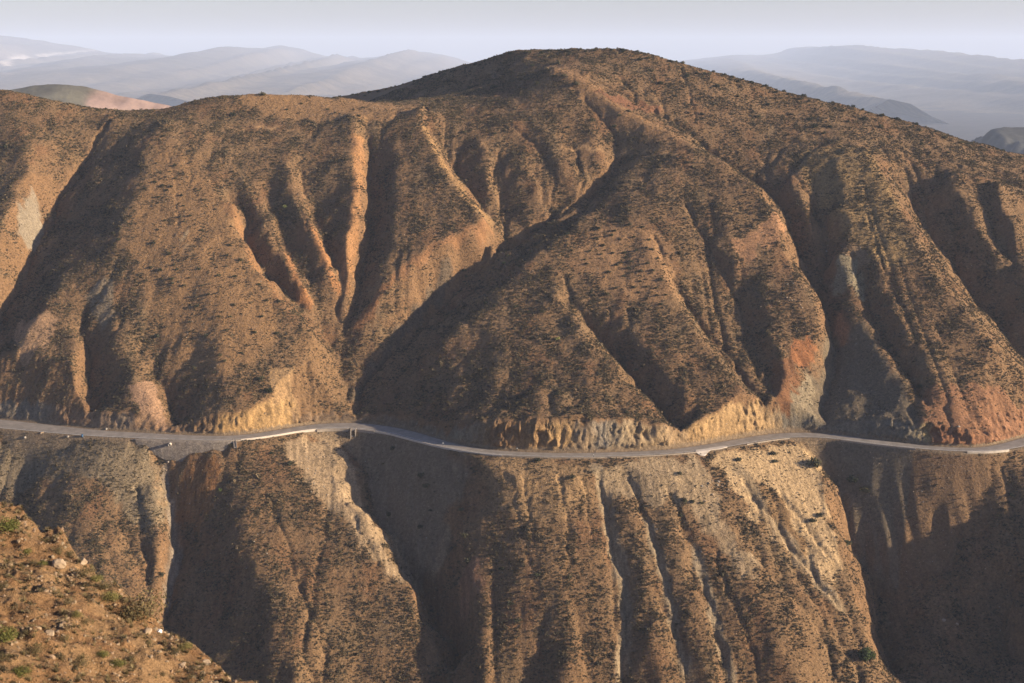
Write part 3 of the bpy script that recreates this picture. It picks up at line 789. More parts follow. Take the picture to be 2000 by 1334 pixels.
def scatter(name, P, scl, variants, seed, zscale=1.0, tilt=0.15):
    """One object: geometry nodes put a small plant or stone on every point."""
    n = len(P); rs = np.random.RandomState(seed)
    me = bpy.data.meshes.new(name); me.vertices.add(n); me.vertices.foreach_set("co", np.asarray(P, np.float32).ravel())
    a = me.attributes.new("scl", 'FLOAT_VECTOR', 'POINT')
    S = np.stack([scl * (0.85 + 0.3 * rs.rand(n)), scl * (0.85 + 0.3 * rs.rand(n)), scl * zscale * (0.75 + 0.5 * rs.rand(n))], -1)
    a.data.foreach_set("vector", S.astype(np.float32).ravel())
    a = me.attributes.new("rot", 'FLOAT_VECTOR', 'POINT')
    a.data.foreach_set("vector", np.stack([rs.normal(size=n) * tilt, rs.normal(size=n) * tilt, rs.rand(n) * 6.283], -1).astype(np.float32).ravel())
    a = me.attributes.new("pick", 'INT', 'POINT'); a.data.foreach_set("value", rs.randint(0, len(variants), n).astype(np.int32))
    o = bpy.data.objects.new(name, me); link(o)
    ng = bpy.data.node_groups.new(name, 'GeometryNodeTree')
    ng.interface.new_socket("Geometry", in_out='INPUT', socket_type='NodeSocketGeometry')
    ng.interface.new_socket("Geometry", in_out='OUTPUT', socket_type='NodeSocketGeometry')
    N, L = ng.nodes, ng.links
    gi = N.new('NodeGroupInput'); go = N.new('NodeGroupOutput'); jn = N.new('GeometryNodeJoinGeometry')
    def attr(nm, ty):
        x = N.new('GeometryNodeInputNamedAttribute'); x.data_type = ty; x.inputs[0].default_value = nm
        return x.outputs[0]
    for k, vm in enumerate(variants):
        src = bpy.data.objects.new(vm.name, vm)
        oi = N.new('GeometryNodeObjectInfo'); oi.inputs[0].default_value = src
        cmp = N.new('FunctionNodeCompare'); cmp.data_type = 'INT'; cmp.operation = 'EQUAL'
        L.new(attr("pick", 'INT'), cmp.inputs[2]); cmp.inputs[3].default_value = k
        ip = N.new('GeometryNodeInstanceOnPoints')
        L.new(gi.outputs[0], ip.inputs["Points"]); L.new(cmp.outputs[0], ip.inputs["Selection"])
        L.new(oi.outputs["Geometry"], ip.inputs["Instance"])
        er = N.new('FunctionNodeEulerToRotation'); L.new(attr("rot", 'FLOAT_VECTOR'), er.inputs[0])
        L.new(er.outputs[0], ip.inputs["Rotation"]); L.new(attr("scl", 'FLOAT_VECTOR'), ip.inputs["Scale"])
        L.new(ip.outputs[0], jn.inputs[0])
    L.new(jn.outputs[0], go.inputs[0])
    md = o.modifiers.new("scatter", 'NODES'); md.node_group = ng
    return o

rs = np.random.RandomState(5)
def in_view(x, y, z, mu=320, mv=120):
    u, v = px_of(x, y, z); return (u > -mu) & (u < 2000 + mu) & (v > -mv) & (v < 1334 + mv)
N_T = 90000 if PREVIEW else 1500000
tx_ = rs.rand(N_T) * 700 - 350; ty_ = 445 + rs.rand(N_T) * 460
tz_ = fine(tx_, ty_)
bf = finef(bare)(tx_, ty_)
crd = np.abs(finef(rd)(tx_, ty_)) > finef(hw)(tx_, ty_) + 1.2
pn = fbm(tx_ / 9, ty_ / 14, 3, 151)
cl = fbm(tx_ / 1.6, ty_ / 1.6, 2, 152)
dens = (1 - 0.93 * bf) * (0.82 + 0.5 * pn + 0.55 * perlin(tx_ / 8, tz_ / 1.1, 155)) * (0.75 + 0.6 * cl) * 0.88 + 0.01
dens = np.where(ty_ > 700, dens * 0.8, dens)
ok = (rs.rand(N_T) < dens) & crd & in_view(tx_, ty_, tz_)
sc_ = (0.26 + 0.44 * rs.rand(N_T) ** 2.0) * (1 - 0.35 * bf) * np.where(rs.rand(N_T) < 0.03, 1.9, 1.0) * (0.85 + 0.35 * np.clip(pn, -1, 1))
P = np.stack([tx_, ty_, tz_ - 0.05], -1)[ok]
scrub = scatter("low_scrub", P, sc_[ok], tufts, 7, 0.95)
tag(scrub, kind="stuff")
print("scrub", len(P))
# ------------------------------------------------------------------ individual bushes on the mountain
m_bushes = {}
def bush(u, v, r, label, group, variant=None, name="bush", cat="bush", f=fine, meshes=None, sink=0.12, zs=1.0):
    x, y, hit = cast(u, v, f)
    if not hit[0]: return None
    x, y = float(x[0]), float(y[0]); z = float(f(x, y))
    ms = meshes or bushes
    o = bpy.data.objects.new(name, ms[rs.randint(len(ms)) if variant is None else variant])
    link(o); o.location = (x, y, z - sink * r)
    o.scale = (r * (0.85 + 0.4 * rs.rand()), r * (0.85 + 0.4 * rs.rand()), r * zs * (0.75 + 0.4 * rs.rand()))
    o.rotation_euler = (0, 0, rs.rand() * 6.283)
    return tag(o, label, cat, group)

A_ = [(306,323),(272,327),(313,338),(342,325),(333,338),(350,342),(302,359),(343,352),(336,366),(318,367),(325,374),(354,384),(310,388),(283,373),(382,370),(388,374),
 (398,394),(358,404),(352,425),(372,426),(360,435),(323,435),(395,451),(222,458),(231,473),(448,484),(443,504),(443,521),(294,527),(312,530),(341,519),(388,531),
 (315,548),(286,549),(346,529),(369,547),(335,548),(360,560),(395,560),(337,558),(428,541),(458,545),(408,581),(385,602),(427,621),(450,621),(370,636),(443,647),
 (500,652),(403,660),(541,654),(470,693),(430,699),(440,706),(545,595),(512,620),(470,510),(505,560),(520,590),(455,600),(420,730),(380,725),(300,480),(330,500)]
for (u, v) in A_:
    bush(u, v, 0.95 + 0.55 * rs.rand(), "small dark bush dotted over the smooth tan face of the big left spur", "bushes dotted over the left spur")
B_ = [(1108,459),(1037,494),(991,501),(907,539),(911,545),(907,553),(1015,520),(1073,514),(1075,528),(1115,493),(1150,492),(1168,449),(1164,466),(1178,483),(1175,498),
 (1196,498),(1143,508),(1147,517),(1189,533),(1194,464),(1211,471),(1212,516),(1220,498),(1222,505),(1255,447),(1238,464),(1243,494),(1262,485),(1273,489),(1219,544),
 (1252,531),(1276,531),(1290,547),(1250,552),(1203,565),(1154,573),(1157,578),(1185,578),(1238,562),(1264,562),(1283,568),(1283,582),(1248,574),(1049,591),(1009,602),
 (949,595),(966,602),(1058,612),(1033,612),(1131,721),(1087,771),(1234,755),(1224,807),(1243,729),(1230,440),(1200,452),(1268,470),(1284,505),(1296,520),(1232,515),
 (1204,520),(1228,530),(1264,515),(1130,470),(1290,600),(1300,580)]
for (u, v) in B_:
    bush(u, v, 0.95 + 0.6 * rs.rand(), "small dark bush scattered over the domed face in the middle above the road", "bushes scattered over the central dome")
C_ = [(1040,130),(1049,167),(1089,126),(1200,145),(1234,163),(960,227),(967,262),(909,261),(1157,238),(1200,250),(1108,250),(1227,219),(1210,229),(918,173),(1340,150),
 (1400,170),(1440,190),(1500,205),(1545,225),(1580,235),(1620,250),(1610,262),(1590,250),(1655,240),(1700,262),(1740,270),(1392,205),(1320,190),(1370,225),(1300,150),(1270,140),
 (1250,120),(1290,165),(1480,230),(1630,215),(1690,235),(1720,250),(1800,285),(1850,300),(1900,320)]
for (u, v) in C_:
    bush(u, v, 1.3 + 1.0 * rs.rand(), "dark shrub scattered on the upper slopes just under the mountain's skyline", "shrubs on the upper slopes")
for k in range(46):
    u = 650 + 620 * (k + rs.rand()) / 46; v = np.interp(u, [p[0] for p in CREST[0]], [p[1] for p in CREST[0]]) + 2 + 10 * rs.rand() ** 2
    bush(u, v, 1.1 + 0.9 * rs.rand(), "dark shrub in the ragged row along the skyline left of the summit", "shrubs along the skyline left of the summit")
for k in range(50):
    u = 1290 + 720 * (k + rs.rand()) / 50; v = np.interp(u, [p[0] for p in CREST[0]], [p[1] for p in CREST[0]]) + 2 + 14 * rs.rand() ** 2
    bush(u, v, 1.1 + 1.0 * rs.rand(), "dark shrub in the long row along the skyline falling away right of the summit", "shrubs along the skyline right of the summit")
D_ = [(60,198),(40,205),(75,210),(165,210),(205,214),(190,216),(640,215),(655,222),(690,215),(700,228),(590,205),(560,215),(610,240),(355,262),(320,270),(265,205)]
for (u, v) in D_:
    bush(u, v, 0.9 + 0.5 * rs.rand(), "small shrub on the left shoulder near the saddle and its skyline", "shrubs near the left shoulder and saddle")
E_ = [(530,888),(568,909),(823,933),(758,1009),(841,1002),(821,1031),(769,884),(1117,933),(1051,904),(902,1002),(909,1047),(916,1096),
 (979,1114),(1049,1128),(1112,1135),(996,1187),(1336,982),(1329,1007),(1328,929),(1352,982),(1370,990),(1443,902),(1513,905),(1510,892),(1587,1021),(1600,1010)]
for (u, v) in E_:
    bush(u, v, 1.3 + 0.8 * rs.rand(), "dark bush standing alone on the steep slope below the road", "bushes on the slope below the road")
SPECIAL = [
 (305,662,2.0,"round dark bush with a long shadow in the middle of the left spur's face"),
 (512,742,2.2,"tall dark bush, upper of the two beside the pale cut at the left spur's foot"),
 (524,766,2.6,"broad dark bush, lower of the two beside the pale cut at the left spur's foot"),
 (1082,151,2.1,"left bush of the dark pair below the summit"),
 (1101,151,2.4,"right, wider bush of the dark pair below the summit"),
 (1125,169,2.5,"big dark bush right below the pair under the summit"),
 (965,173,2.6,"wide dark bush where the shaded flank meets the saddle"),
 (455,226,2.6,"long dark bush on the left dome just under its skyline"),
 (512,188,2.0,"dark bush on the very top of the left dome"),
 (10,289,1.7,"dark green bush at the left edge of the photo on the far left spur"),
 (1587,912,3.6,"large olive bush at the top right of the bright scree below the road"),
 (1664,948,2.8,"dark bush in the shaded grey ravine below the road, upper of two"),
 (1688,962,2.6,"dark bush in the shaded grey ravine below the road, lower of two"),
 (835,953,2.4,"biggest dark bush in the shaded scree bowl below the road"),
 (315,1128,2.2,"dark bush at the bottom of the ravine below the retaining wall"),
 (1655,1066,2.4,"dark bush on the rim where the bright scree meets the deep ravine"),
 (1012,1217,2.0,"dark green bush low on the broad lit slope under the road's bend"),
 (1796,764,1.9,"green bush at the head of the red gully above the road"),
 (1974,972,1.5,"olive bush on the lit right edge below the road"),
]
for (u, v, r, lab) in SPECIAL:
    bush(u, v, r, lab, None)
for (u, v, r, lab) in [(558,405,1.9,"pale green rounded bush among the small gullies of the left dome"),
                       (984,519,1.3,"pale green bush, lowest of three beside the main gully"),
                       (430,960,1.6,"pale green bush on the dark slope below the retaining wall"),
                       (1089,664,1.5,"light green bush on the rim of the dome's deepest side gully")]:
    o = bush(u, v, r, lab, None, meshes=[leaf_cluster("bush", 260, 77 + int(u), 0.8, 0.17, 6, m_green)])

# tree with a trunk in the ravine at the lower right
def tree(u, v, r, h, label):
    x, y, hit = cast(u, v, fine); x, y = float(x[0]), float(y[0]); z = float(fine(x, y))
    root = link(bpy.data.objects.new("tree", None)); root.location = (x, y, z - 0.2)
    tag(root, label, "tree")
    V, Fq = [], []
    def limb(p0, p1, r0, r1, n=7):
        p0, p1 = Vector(p0), Vector(p1); d = (p1 - p0).normalized(); a = d.orthogonal().normalized(); b = d.cross(a); k0 = len(V)
        for p, rr in ((p0, r0), ((p0 + p1) / 2 + a * 0.15, (r0 + r1) / 2), (p1, r1)):
            for i in range(n):
                t = 6.2832 * i / n; V.append(tuple(p + (a * math.cos(t) + b * math.sin(t)) * rr))
        for j in range(2):
            for i in range(n):
                Fq.append((k0 + j * n + i, k0 + j * n + (i + 1) % n, k0 + (j + 1) * n + (i + 1) % n, k0 + (j + 1) * n + i))
    limb((0, 0, 0), (0.2, 0.1, h * 0.45), 0.32, 0.2)
    for k in range(5):
        a = k * 1.256 + 0.4; limb((0.2, 0.1, h * 0.4), (math.cos(a) * r * 0.6, math.sin(a) * r * 0.6, h * (0.6 + 0.08 * k)), 0.16, 0.05)
    mesh_np("trunk", V, Fq, m_twig, True, root)
    me = leaf_cluster("crown", 2600, 901, 0.95, 0.11, 13, m_dark)
    c = link(bpy.data.objects.new("crown", me)); c.parent = root; c.location = (0, 0, h * 0.28); c.scale = (r, r, h * 0.62)
    return root
tree(1694, 1296, 3.6, 6.5, "dark green rounded tree standing in the ravine at the lower right")

# ------------------------------------------------------------------ boulders
def rock_mesh(name, seed, mat, sub=2, rough=0.35, flat=0.75):
    import bmesh
    bm = bmesh.new(); bmesh.ops.create_icosphere(bm, subdivisions=sub, radius=1.0)
    rr = np.random.RandomState(seed); pl = rr.normal(size=(9, 3)); pl /= np.linalg.norm(pl, axis=1)[:, None]; off = 0.55 + 0.35 * rr.rand(9)
    for v in bm.verts:
        c = np.array(v.co)
        for n_, d_ in zip(pl, off):
            e = c @ n_ - d_
            if e > 0: c = c - n_ * e * 0.9
        c *= 1 + rough * 0.2 * float(perlin(c[0] * 2 + seed, c[1] * 2 + c[2] * 1.7, seed))
        c[2] *= flat; v.co = c
    me = bpy.data.meshes.new(name); bm.to_mesh(me); bm.free(); me.materials.append(mat)
    for p in me.polygons: p.use_smooth = False
    return me
m_rock = plain_mat("pale_rock", (0.23, 0.165, 0.105), (0.33, 0.25, 0.17), 1.5, 0.05)
m_rockg = plain_mat("grey_rock", (0.18, 0.155, 0.13), (0.28, 0.25, 0.21), 1.5, 0.05)
boulders = [rock_mesh("boulder", 3 + k, m_rock if k % 3 else m_rockg) for k in range(6)]
BO = [(208,838,1.5,"pale rounded boulder at the inner edge of the road on the left"),
 (1843,1216,2.4,"larger pale boulder on the dark spur at the lower right"),
 (1869,1226,1.7,"smaller pale boulder beside the larger one on the dark spur"),
 (82,846,1.8,"flat pale boulder just below the road near the left edge"),
 (133,855,1.6,"pale boulder under the road's outer edge, left of the retaining wall"),
 (50,859,1.7,"pale boulder on the ledge below the road, leftmost of those under the road"),
 (1872,838,1.6,"upright pale rock at the foot of the red cutting"),
 (1961,838,1.3,"pinkish upright rock on the red slope near the right edge"),
 (1676,286,0.9,None),
 (1537,583,1.5,"pale boulder in the rocky strip left of the long gully"),
 (1740,876,1.4,"pale rock hanging under the road at the shaded ravine"),
 (1746,868,1.0,"small white rock right under the road's edge at the shaded ravine"),
 (478,888,1.0,"pale rock beside the foot of the concrete channel"),
 (467,884,0.8,"smaller pale rock right under the foot of the concrete channel")]
for (u, v, r, lab) in BO:
    if lab is None: continue
    bush(u, v, r * 0.5, lab, None, name="boulder", cat="boulder", meshes=boulders, sink=0.15)
for (u0, v0, du, dv, n, lab, grp) in [
    (1385,955,45,30,16,"rough rock in the heap on the scree below the road's pale slab","rocks heaped on the scree"),
    (620,925,45,60,16,"rock lying on the pale scree left of the shaded bowl","rocks on the scree left of the bowl"),
    (324,945,5,55,10,"grey rock choking the ravine bed below the retaining wall","rocks in the ravine bed"),
    (1660,545,45,50,10,"pale rock sticking out of the grey outcrop on the right","rocks of the grey outcrop"),
    (1540,570,30,55,12,"pinkish rock in the stony strip between two long gullies","rocks of the stony strip")]:
    for k in range(n):
        bush(u0 + du * rs.normal() * 0.5, v0 + dv * rs.normal() * 0.5, 0.3 + 0.4 * rs.rand(), lab, grp, name="rock", cat="rock", meshes=boulders, sink=0.1)

# stones everywhere on bare ground
stones = [rock_mesh("stone", 40 + k, m_rock if k else m_rockg, 1) for k in range(3)]
N_S = 20000 if PREVIEW else 110000
sx = rs.rand(N_S) * 700 - 350; sy = 460 + rs.rand(N_S) * 400; sz = fine(sx, sy)
bfs = finef(bare)(sx, sy); okr = np.abs(finef(rd)(sx, sy)) > finef(hw)(sx, sy) + 0.3
ok = (rs.rand(N_S) < bfs * 0.45 + 0.10) & okr & in_view(sx, sy, sz)
st = scatter("loose_stones", np.stack([sx, sy, sz], -1)[ok], (0.10 + 0.28 * rs.rand(N_S) ** 3)[ok], stones, 9, 0.8, 0.6)
tag(st, kind="stuff")

# ------------------------------------------------------------------ the road
def strip(name, o0, o1, dz, mat, i0=0, i1=None, thick=0.0, parent=None, hwf=True, nseg=1):
    """A band along the road between two offsets from its centre (given as functions of half width)."""
    sl = slice(i0, i1); c = RC[sl]; t = tan[sl]; h = HW[sl]
    nrm = np.stack([-t[:, 1], t[:, 0]], -1)
    a = o0(h); b = o1(h)
    rows = []
    for k in range(nseg + 1):
        f = k / nseg; w = a + (b - a) * f
        p = c + nrm * w[:, None]
        z = ZR + dz + 0 * w if np.isscalar(dz) else ZR + dz[k] + 0 * w
        rows.append(np.concatenate([p, z[:, None]], 1))
    n = len(c); V = np.stack(rows, 0).reshape(-1, 3)
    Fq = grid_faces(nseg + 1, n)
    if thick:
        V2 = V.copy(); V2[:, 2] -= thick; nb = len(V)
        V = np.concatenate([V, V2])
        r_ = (nseg) * n
        e = [(i, i + 1, nb + i + 1, nb + i) for i in range(n - 1)] + [(r_ + i + 1, r_ + i, nb + r_ + i, nb + r_ + i + 1) for i in range(n - 1)]
        e += [(0, nb, nb + r_, r_), (n - 1, r_ + n - 1, nb + r_ + n - 1, nb + n - 1)]
        Fq = np.concatenate([Fq, Fq[:, ::-1] + nb, np.array(e)])
    return mesh_np(name, V, Fq, mat, False, parent)
m, nt, b = new_mat("asphalt"); m_asph = m
n1 = noise(nt, 0.35, 5); n2 = noise(nt, 6.0, 3)
r1 = ramp(nt, n1.outputs[0], [(0.3, (0.17, 0.148, 0.125)), (0.7, (0.26, 0.225, 0.19))]); r2 = ramp(nt, n2.outputs[0], [(0.35, (0.85, 0.85, 0.85)), (0.65, (1.15, 1.15, 1.15))])
nt.links.new(mult(nt, r1.outputs[0], r2.outputs[0]), b.inputs["Base Color"]); b.inputs["Roughness"].default_value = 0.6; b.inputs["Specular IOR Level"].default_value = 0.1
bump(nt, b, n2.outputs[0], 0.01)
m_grav = plain_mat("gravel_shoulder", (0.20, 0.16, 0.12), (0.32, 0.26, 0.20), 1.2, 0.06)
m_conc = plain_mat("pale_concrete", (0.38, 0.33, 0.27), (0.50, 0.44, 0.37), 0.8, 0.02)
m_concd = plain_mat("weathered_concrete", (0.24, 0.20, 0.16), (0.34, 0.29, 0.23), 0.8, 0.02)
m_white = plain_mat("white_paint", (0.55, 0.54, 0.50), (0.75, 0.74, 0.70), 0.7, 0.005)
tag(strip("road_shoulder", lambda h: -(h + 0.5), lambda h: h + 0.5, [-0.30, 0.05, 0.06, 0.05, -0.25], m_grav, nseg=4), kind="structure")
tag(strip("road", lambda h: -(h - 0.9), lambda h: h - 1.1, [0.09, 0.15, 0.09], m_asph, nseg=2), kind="structure")
tag(strip("edge_line", lambda h: -(h - 1.15), lambda h: -(h - 1.33), 0.115, m_white), kind="structure")
def ridx(u): return int(np.searchsorted(RU, u))
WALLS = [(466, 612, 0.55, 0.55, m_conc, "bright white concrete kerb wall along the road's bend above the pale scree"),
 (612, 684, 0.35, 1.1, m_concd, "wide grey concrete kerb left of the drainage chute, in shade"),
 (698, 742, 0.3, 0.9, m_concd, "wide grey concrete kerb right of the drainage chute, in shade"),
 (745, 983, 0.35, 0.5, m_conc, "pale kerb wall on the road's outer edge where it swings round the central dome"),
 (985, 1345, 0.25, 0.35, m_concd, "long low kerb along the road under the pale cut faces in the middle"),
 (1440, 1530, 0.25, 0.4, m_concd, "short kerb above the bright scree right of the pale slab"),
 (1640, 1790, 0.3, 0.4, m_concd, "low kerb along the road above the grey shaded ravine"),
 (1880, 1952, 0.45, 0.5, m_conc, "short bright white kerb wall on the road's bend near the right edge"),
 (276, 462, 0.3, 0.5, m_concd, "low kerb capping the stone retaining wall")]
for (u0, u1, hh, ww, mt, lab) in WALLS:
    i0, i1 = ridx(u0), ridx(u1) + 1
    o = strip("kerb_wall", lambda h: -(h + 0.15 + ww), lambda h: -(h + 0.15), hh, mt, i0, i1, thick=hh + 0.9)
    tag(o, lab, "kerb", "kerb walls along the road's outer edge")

# stone retaining wall with its culvert pipe
m, nt, b = new_mat("masonry"); m_mas = m
g = nt.nodes.new("ShaderNodeNewGeometry"); mp = nt.nodes.new("ShaderNodeMapping"); mp.inputs["Scale"].default_value = (1.6, 1.6, 2.2)
nt.links.new(g.outputs["Position"], mp.inputs["Vector"])
vo = nt.nodes.new("ShaderNodeTexVoronoi"); vo.inputs["Scale"].default_value = 1.0; nt.links.new(mp.outputs[0], vo.inputs["Vector"])
ve = nt.nodes.new("ShaderNodeTexVoronoi"); ve.feature = 'DISTANCE_TO_EDGE'; ve.inputs["Scale"].default_value = 1.0; nt.links.new(mp.outputs[0], ve.inputs["Vector"])
sp = nt.nodes.new("ShaderNodeSeparateColor"); nt.links.new(vo.outputs["Color"], sp.inputs[0])
rc = ramp(nt, sp.outputs[0], [(0.0, (0.16, 0.135, 0.11)), (0.5, (0.21, 0.175, 0.145)), (1.0, (0.27, 0.23, 0.19))])
re = ramp(nt, ve.outputs[0], [(0.0, (0.6, 0.6, 0.6)), (0.12, (1, 1, 1))])
nt.links.new(mult(nt, rc.outputs[0], re.outputs[0]), b.inputs["Base Color"]); bump(nt, b, re.outputs[0], 0.08)
wr = link(bpy.data.objects.new("retaining_wall", None))
wx0, wy0 = road_at(350); wr.location = (wx0, wy0 - 5.5, ZR)
tag(wr, "tall stone retaining wall holding up the road on the left, with a round culvert pipe", "retaining wall")
us = np.linspace(268, 461, 70); vb = np.interp(us, [p[0] for p in WALL_B], [p[1] for p in WALL_B])
top, bot = [], []
for u, v in zip(us, vb):
    i = ridx(u); n_ = np.array([tan[i][1], -tan[i][0]]); e = RC[i] + n_ * (HW[i] + 0.62)
    h = max(0.4, (v - 858) / 4.35)
    D = e[1] - 0.14 * h - 0.2
    x, y, z = at(u, v, D); h = ZR - z
    top.append((e[0], e[1] - 0.15, ZR + 0.02)); bot.append((x, y - 0.0, z - 1.2))
top = np.array(top); bot = np.array(bot)
rows = [top + (bot - top) * t for t in np.linspace(0, 1, 9)]
V = np.stack(rows, 0); V[1:-1, :, 1] += 0.10 * perlin(V[1:-1, :, 0] * 1.3, V[1:-1, :, 2] * 1.7, 9)
nw = V.shape[1]; Vb = V.copy(); Vb[:, :, 1] += 1.0
V2 = np.concatenate([V.reshape(-1, 3), Vb.reshape(-1, 3)]); nb = V.shape[0] * nw
Fq = np.concatenate([grid_faces(9, nw)[:, ::-1], grid_faces(9, nw) + nb,
     np.array([(i, i + 1, nb + i + 1, nb + i) for i in range(nw - 1)]),
     np.array([(j * nw, nb + j * nw, nb + (j + 1) * nw, (j + 1) * nw) for j in range(8)]),
     np.array([(j * nw + nw - 1, (j + 1) * nw + nw - 1, nb + (j + 1) * nw + nw - 1, nb + j * nw + nw - 1) for j in range(8)])])
wf = mesh_np("wall_face", V2 - np.array(wr.location), Fq, m_mas, True, wr)
# pipe: an open concrete tube sticking out of the wall
def tube(name, p0, p1, ro, ri, mat, parent, n=20):
    p0, p1 = Vector(p0), Vector(p1); d = (p1 - p0).normalized(); a = d.orthogonal().normalized(); b_ = d.cross(a); V = []
    for p, rr in ((p0, ro), (p1, ro), (p1, ri), (p0 + (p1 - p0) * 0.1, ri)):
        for i in range(n):
            t = 6.28318 * i / n; V.append(tuple(p + (a * math.cos(t) + b_ * math.sin(t)) * rr))
    Fq = [(j * n + i, j * n + (i + 1) % n, (j + 1) * n + (i + 1) % n, (j + 1) * n + i) for j in range(3) for i in range(n)]
    return mesh_np(name, V, Fq, mat, True, parent)
i = ridx(332); yw = float(np.interp(332, us, top[:, 1])) - 0.45
px3, py3, pz3 = at(332, 868, yw - 0.6); loc = Vector(wr.location)
tube("culvert_pipe", Vector((px3 - 0.1, py3 + 1.3, pz3 + 0.02)) - loc, Vector((px3 + 0.05, py3 - 0.9, pz3 - 0.05)) - loc, 0.62, 0.48, m_conc, wr)

def slope_channel(name, u, v0, v1, w, mat, parent, wallh=0.5, lift=0.35, wt=0.22):
    """A concrete channel lying down the slope: floor and two side walls."""
    P = [np.array([float(q[0]) for q in cast(u + (v - v0) * 0.16, v, fine)[:2]]) for v in np.linspace(v0, v1, 5)]
    P = [np.array([p[0], p[1], float(fine(p[0], p[1])) + lift]) for p in P]
    out = []
    for (x0, x1, zt_, zb) in ((-w / 2, w / 2, 0.0, -0.9), (-w / 2 - wt, -w / 2 - 0.003, wallh, -0.9), (w / 2 + 0.003, w / 2 + wt, wallh, -0.9)):
        V = []
        for p in P:
            V += [(p[0] + x0, p[1], p[2] + zt_), (p[0] + x1, p[1], p[2] + zt_), (p[0] + x1, p[1] , p[2] + zb), (p[0] + x0, p[1], p[2] + zb)]
        n = len(P); Fq = []
        for j in range(n - 1):
            for k in range(4): Fq.append((4 * j + k, 4 * j + (k + 1) % 4, 4 * j + 4 + (k + 1) % 4, 4 * j + 4 + k))
        Fq += [(3, 2, 1, 0), tuple(4 * (n - 1) + k for k in range(4))]
        out.append((V, Fq))
    o = mesh_np("channel_floor", np.array(out[0][0]) - np.array(parent.location), out[0][1], mat, False, parent)
    for k in (1, 2):
        mesh_np("side_wall", np.array(out[k][0]) - np.array(parent.location), out[k][1], mat, False, parent)
e = link(bpy.data.objects.new("concrete_channel", None)); x, y = road_at(458); e.location = (x, y - 5, ZR)
tag(e, "narrow concrete channel running down from the road at the right end of the retaining wall", "channel")
slope_channel("channel", 457, 860.5, 881, 0.9, m_concd, e)

# drainage chute under the road in the shaded bowl
e = link(bpy.data.objects.new("drainage_chute", None)); i = ridx(691); x, y = RC[i] - np.array([0, HW[i] + 0.6])
e.location = (x, y, ZR); tag(e, "pale concrete drainage chute with a dark square opening under the road's bend", "drainage chute")
def box(name, x0, x1, y0, y1, z0, z1, mat, parent, lean=0.0):
    V = [(x0, y0 - lean, z0), (x1, y0 - lean, z0), (x1, y1 - lean, z0), (x0, y1 - lean, z0), (x0, y0, z1), (x1, y0, z1), (x1, y1, z1), (x0, y1, z1)]
    return mesh_np(name, V, [(3, 2, 1, 0), (4, 5, 6, 7), (0, 1, 5, 4), (1, 2, 6, 5), (2, 3, 7, 6), (3, 0, 4, 7)], mat, False, parent)
m_hole = plain_mat("opening_shade_and_posts", (0.03, 0.028, 0.026), (0.05, 0.046, 0.042), 1.0, 0.01)  # near-black: shade of the chute opening put into the colour; also dark posts
box("side_wall", -1.25, -0.85, -1.9, 1.0, -6.6, 0.45, m_concd, e, 1.0)
box("side_wall", 0.85, 1.25, -1.9, 1.0, -6.6, 0.45, m_concd, e, 1.0)
box("head_wall", -0.847, 0.847, 0.3, 1.0, -6.6, 0.15, m_hole, e, 1.0)
box("chute_front", -0.847, 0.847, -1.85, -0.1, -6.6, -2.3, m_conc, e, 1.0)
box("lintel", -0.847, 0.847, -1.6, 0.29, -0.35, 0.40, m_concd, e)

# pale concrete slab spilled over the edge
def slab(name, pts, label, mat, lift=0.25, thick=0.35):
    P = [cast(u, v, fine)[:2] for u, v in pts]; P = [(float(a[0]), float(b_[0])) for a, b_ in P]
    V = [(x, y, min(float(fine(x, y)), ZR - 0.0) + lift) for x, y in P]; n = len(V)
    V += [(x, y, z - thick - 0.8) for x, y, z in V]
    me = bpy.data.meshes.new(name)
    me.from_pydata(V, [], [tuple(range(n)), tuple(range(2 * n - 1, n - 1, -1))] + [(i, n + i, n + (i + 1) % n, (i + 1) % n) for i in range(n)])
    me.materials.append(mat); o = link(bpy.data.objects.new(name, me))
    return tag(o, label, "concrete slab")
slab("concrete_slab", [(1359,880),(1376,878.5),(1400,875),(1418,872.5),(1421,876),(1405,881),(1388,883),(1380,888),(1376,892.5),(1368,891.5),(1358,887)],
     "pale concrete slab spilling over the road's outer edge above the bright scree", m_conc)

# roadside posts and a drum
def post(u, hgt, label, off=-0.2):
    i = ridx(u); n_ = np.array([tan[i][1], -tan[i][0]]); p = RC[i] + n_ * (HW[i] + off)
    e = link(bpy.data.objects.new("marker_post", None)); e.location = (p[0], p[1], ZR + 0.05); tag(e, label, "marker post", "marker posts along the road")
    box("post", -0.09, 0.09, -0.09, 0.09, -0.4, hgt * 0.72, m_hole, e); box("post_cap", -0.13, 0.13, -0.13, 0.13, hgt * 0.72 + 0.003, hgt, m_white, e)
post(876, 1.9, "thin dark marker post at the pale bulge of the road's outer edge")
post(1003, 1.3, "dark marker post on the inner side where the long kerb begins", -7.6)
post(1155, 1.2, "short marker post on the road's outer edge above the long lit gully")
e = link(bpy.data.objects.new("blue_barrel", None))
x, y, _ = cast(161, 857, fine); e.location = (float(x[0]), float(y[0]), float(fine(x[0], y[0])))
tag(e, "small dark blue barrel lying just below the road on the left", "barrel")
m_blue = plain_mat("blue_paint", (0.02, 0.06, 0.12), (0.04, 0.10, 0.18), 2.0, 0.005, 0.5)
tube("barrel_body", (0, 0, 0), (0, 0, 1.1), 0.42, 0.30, m_blue, e)

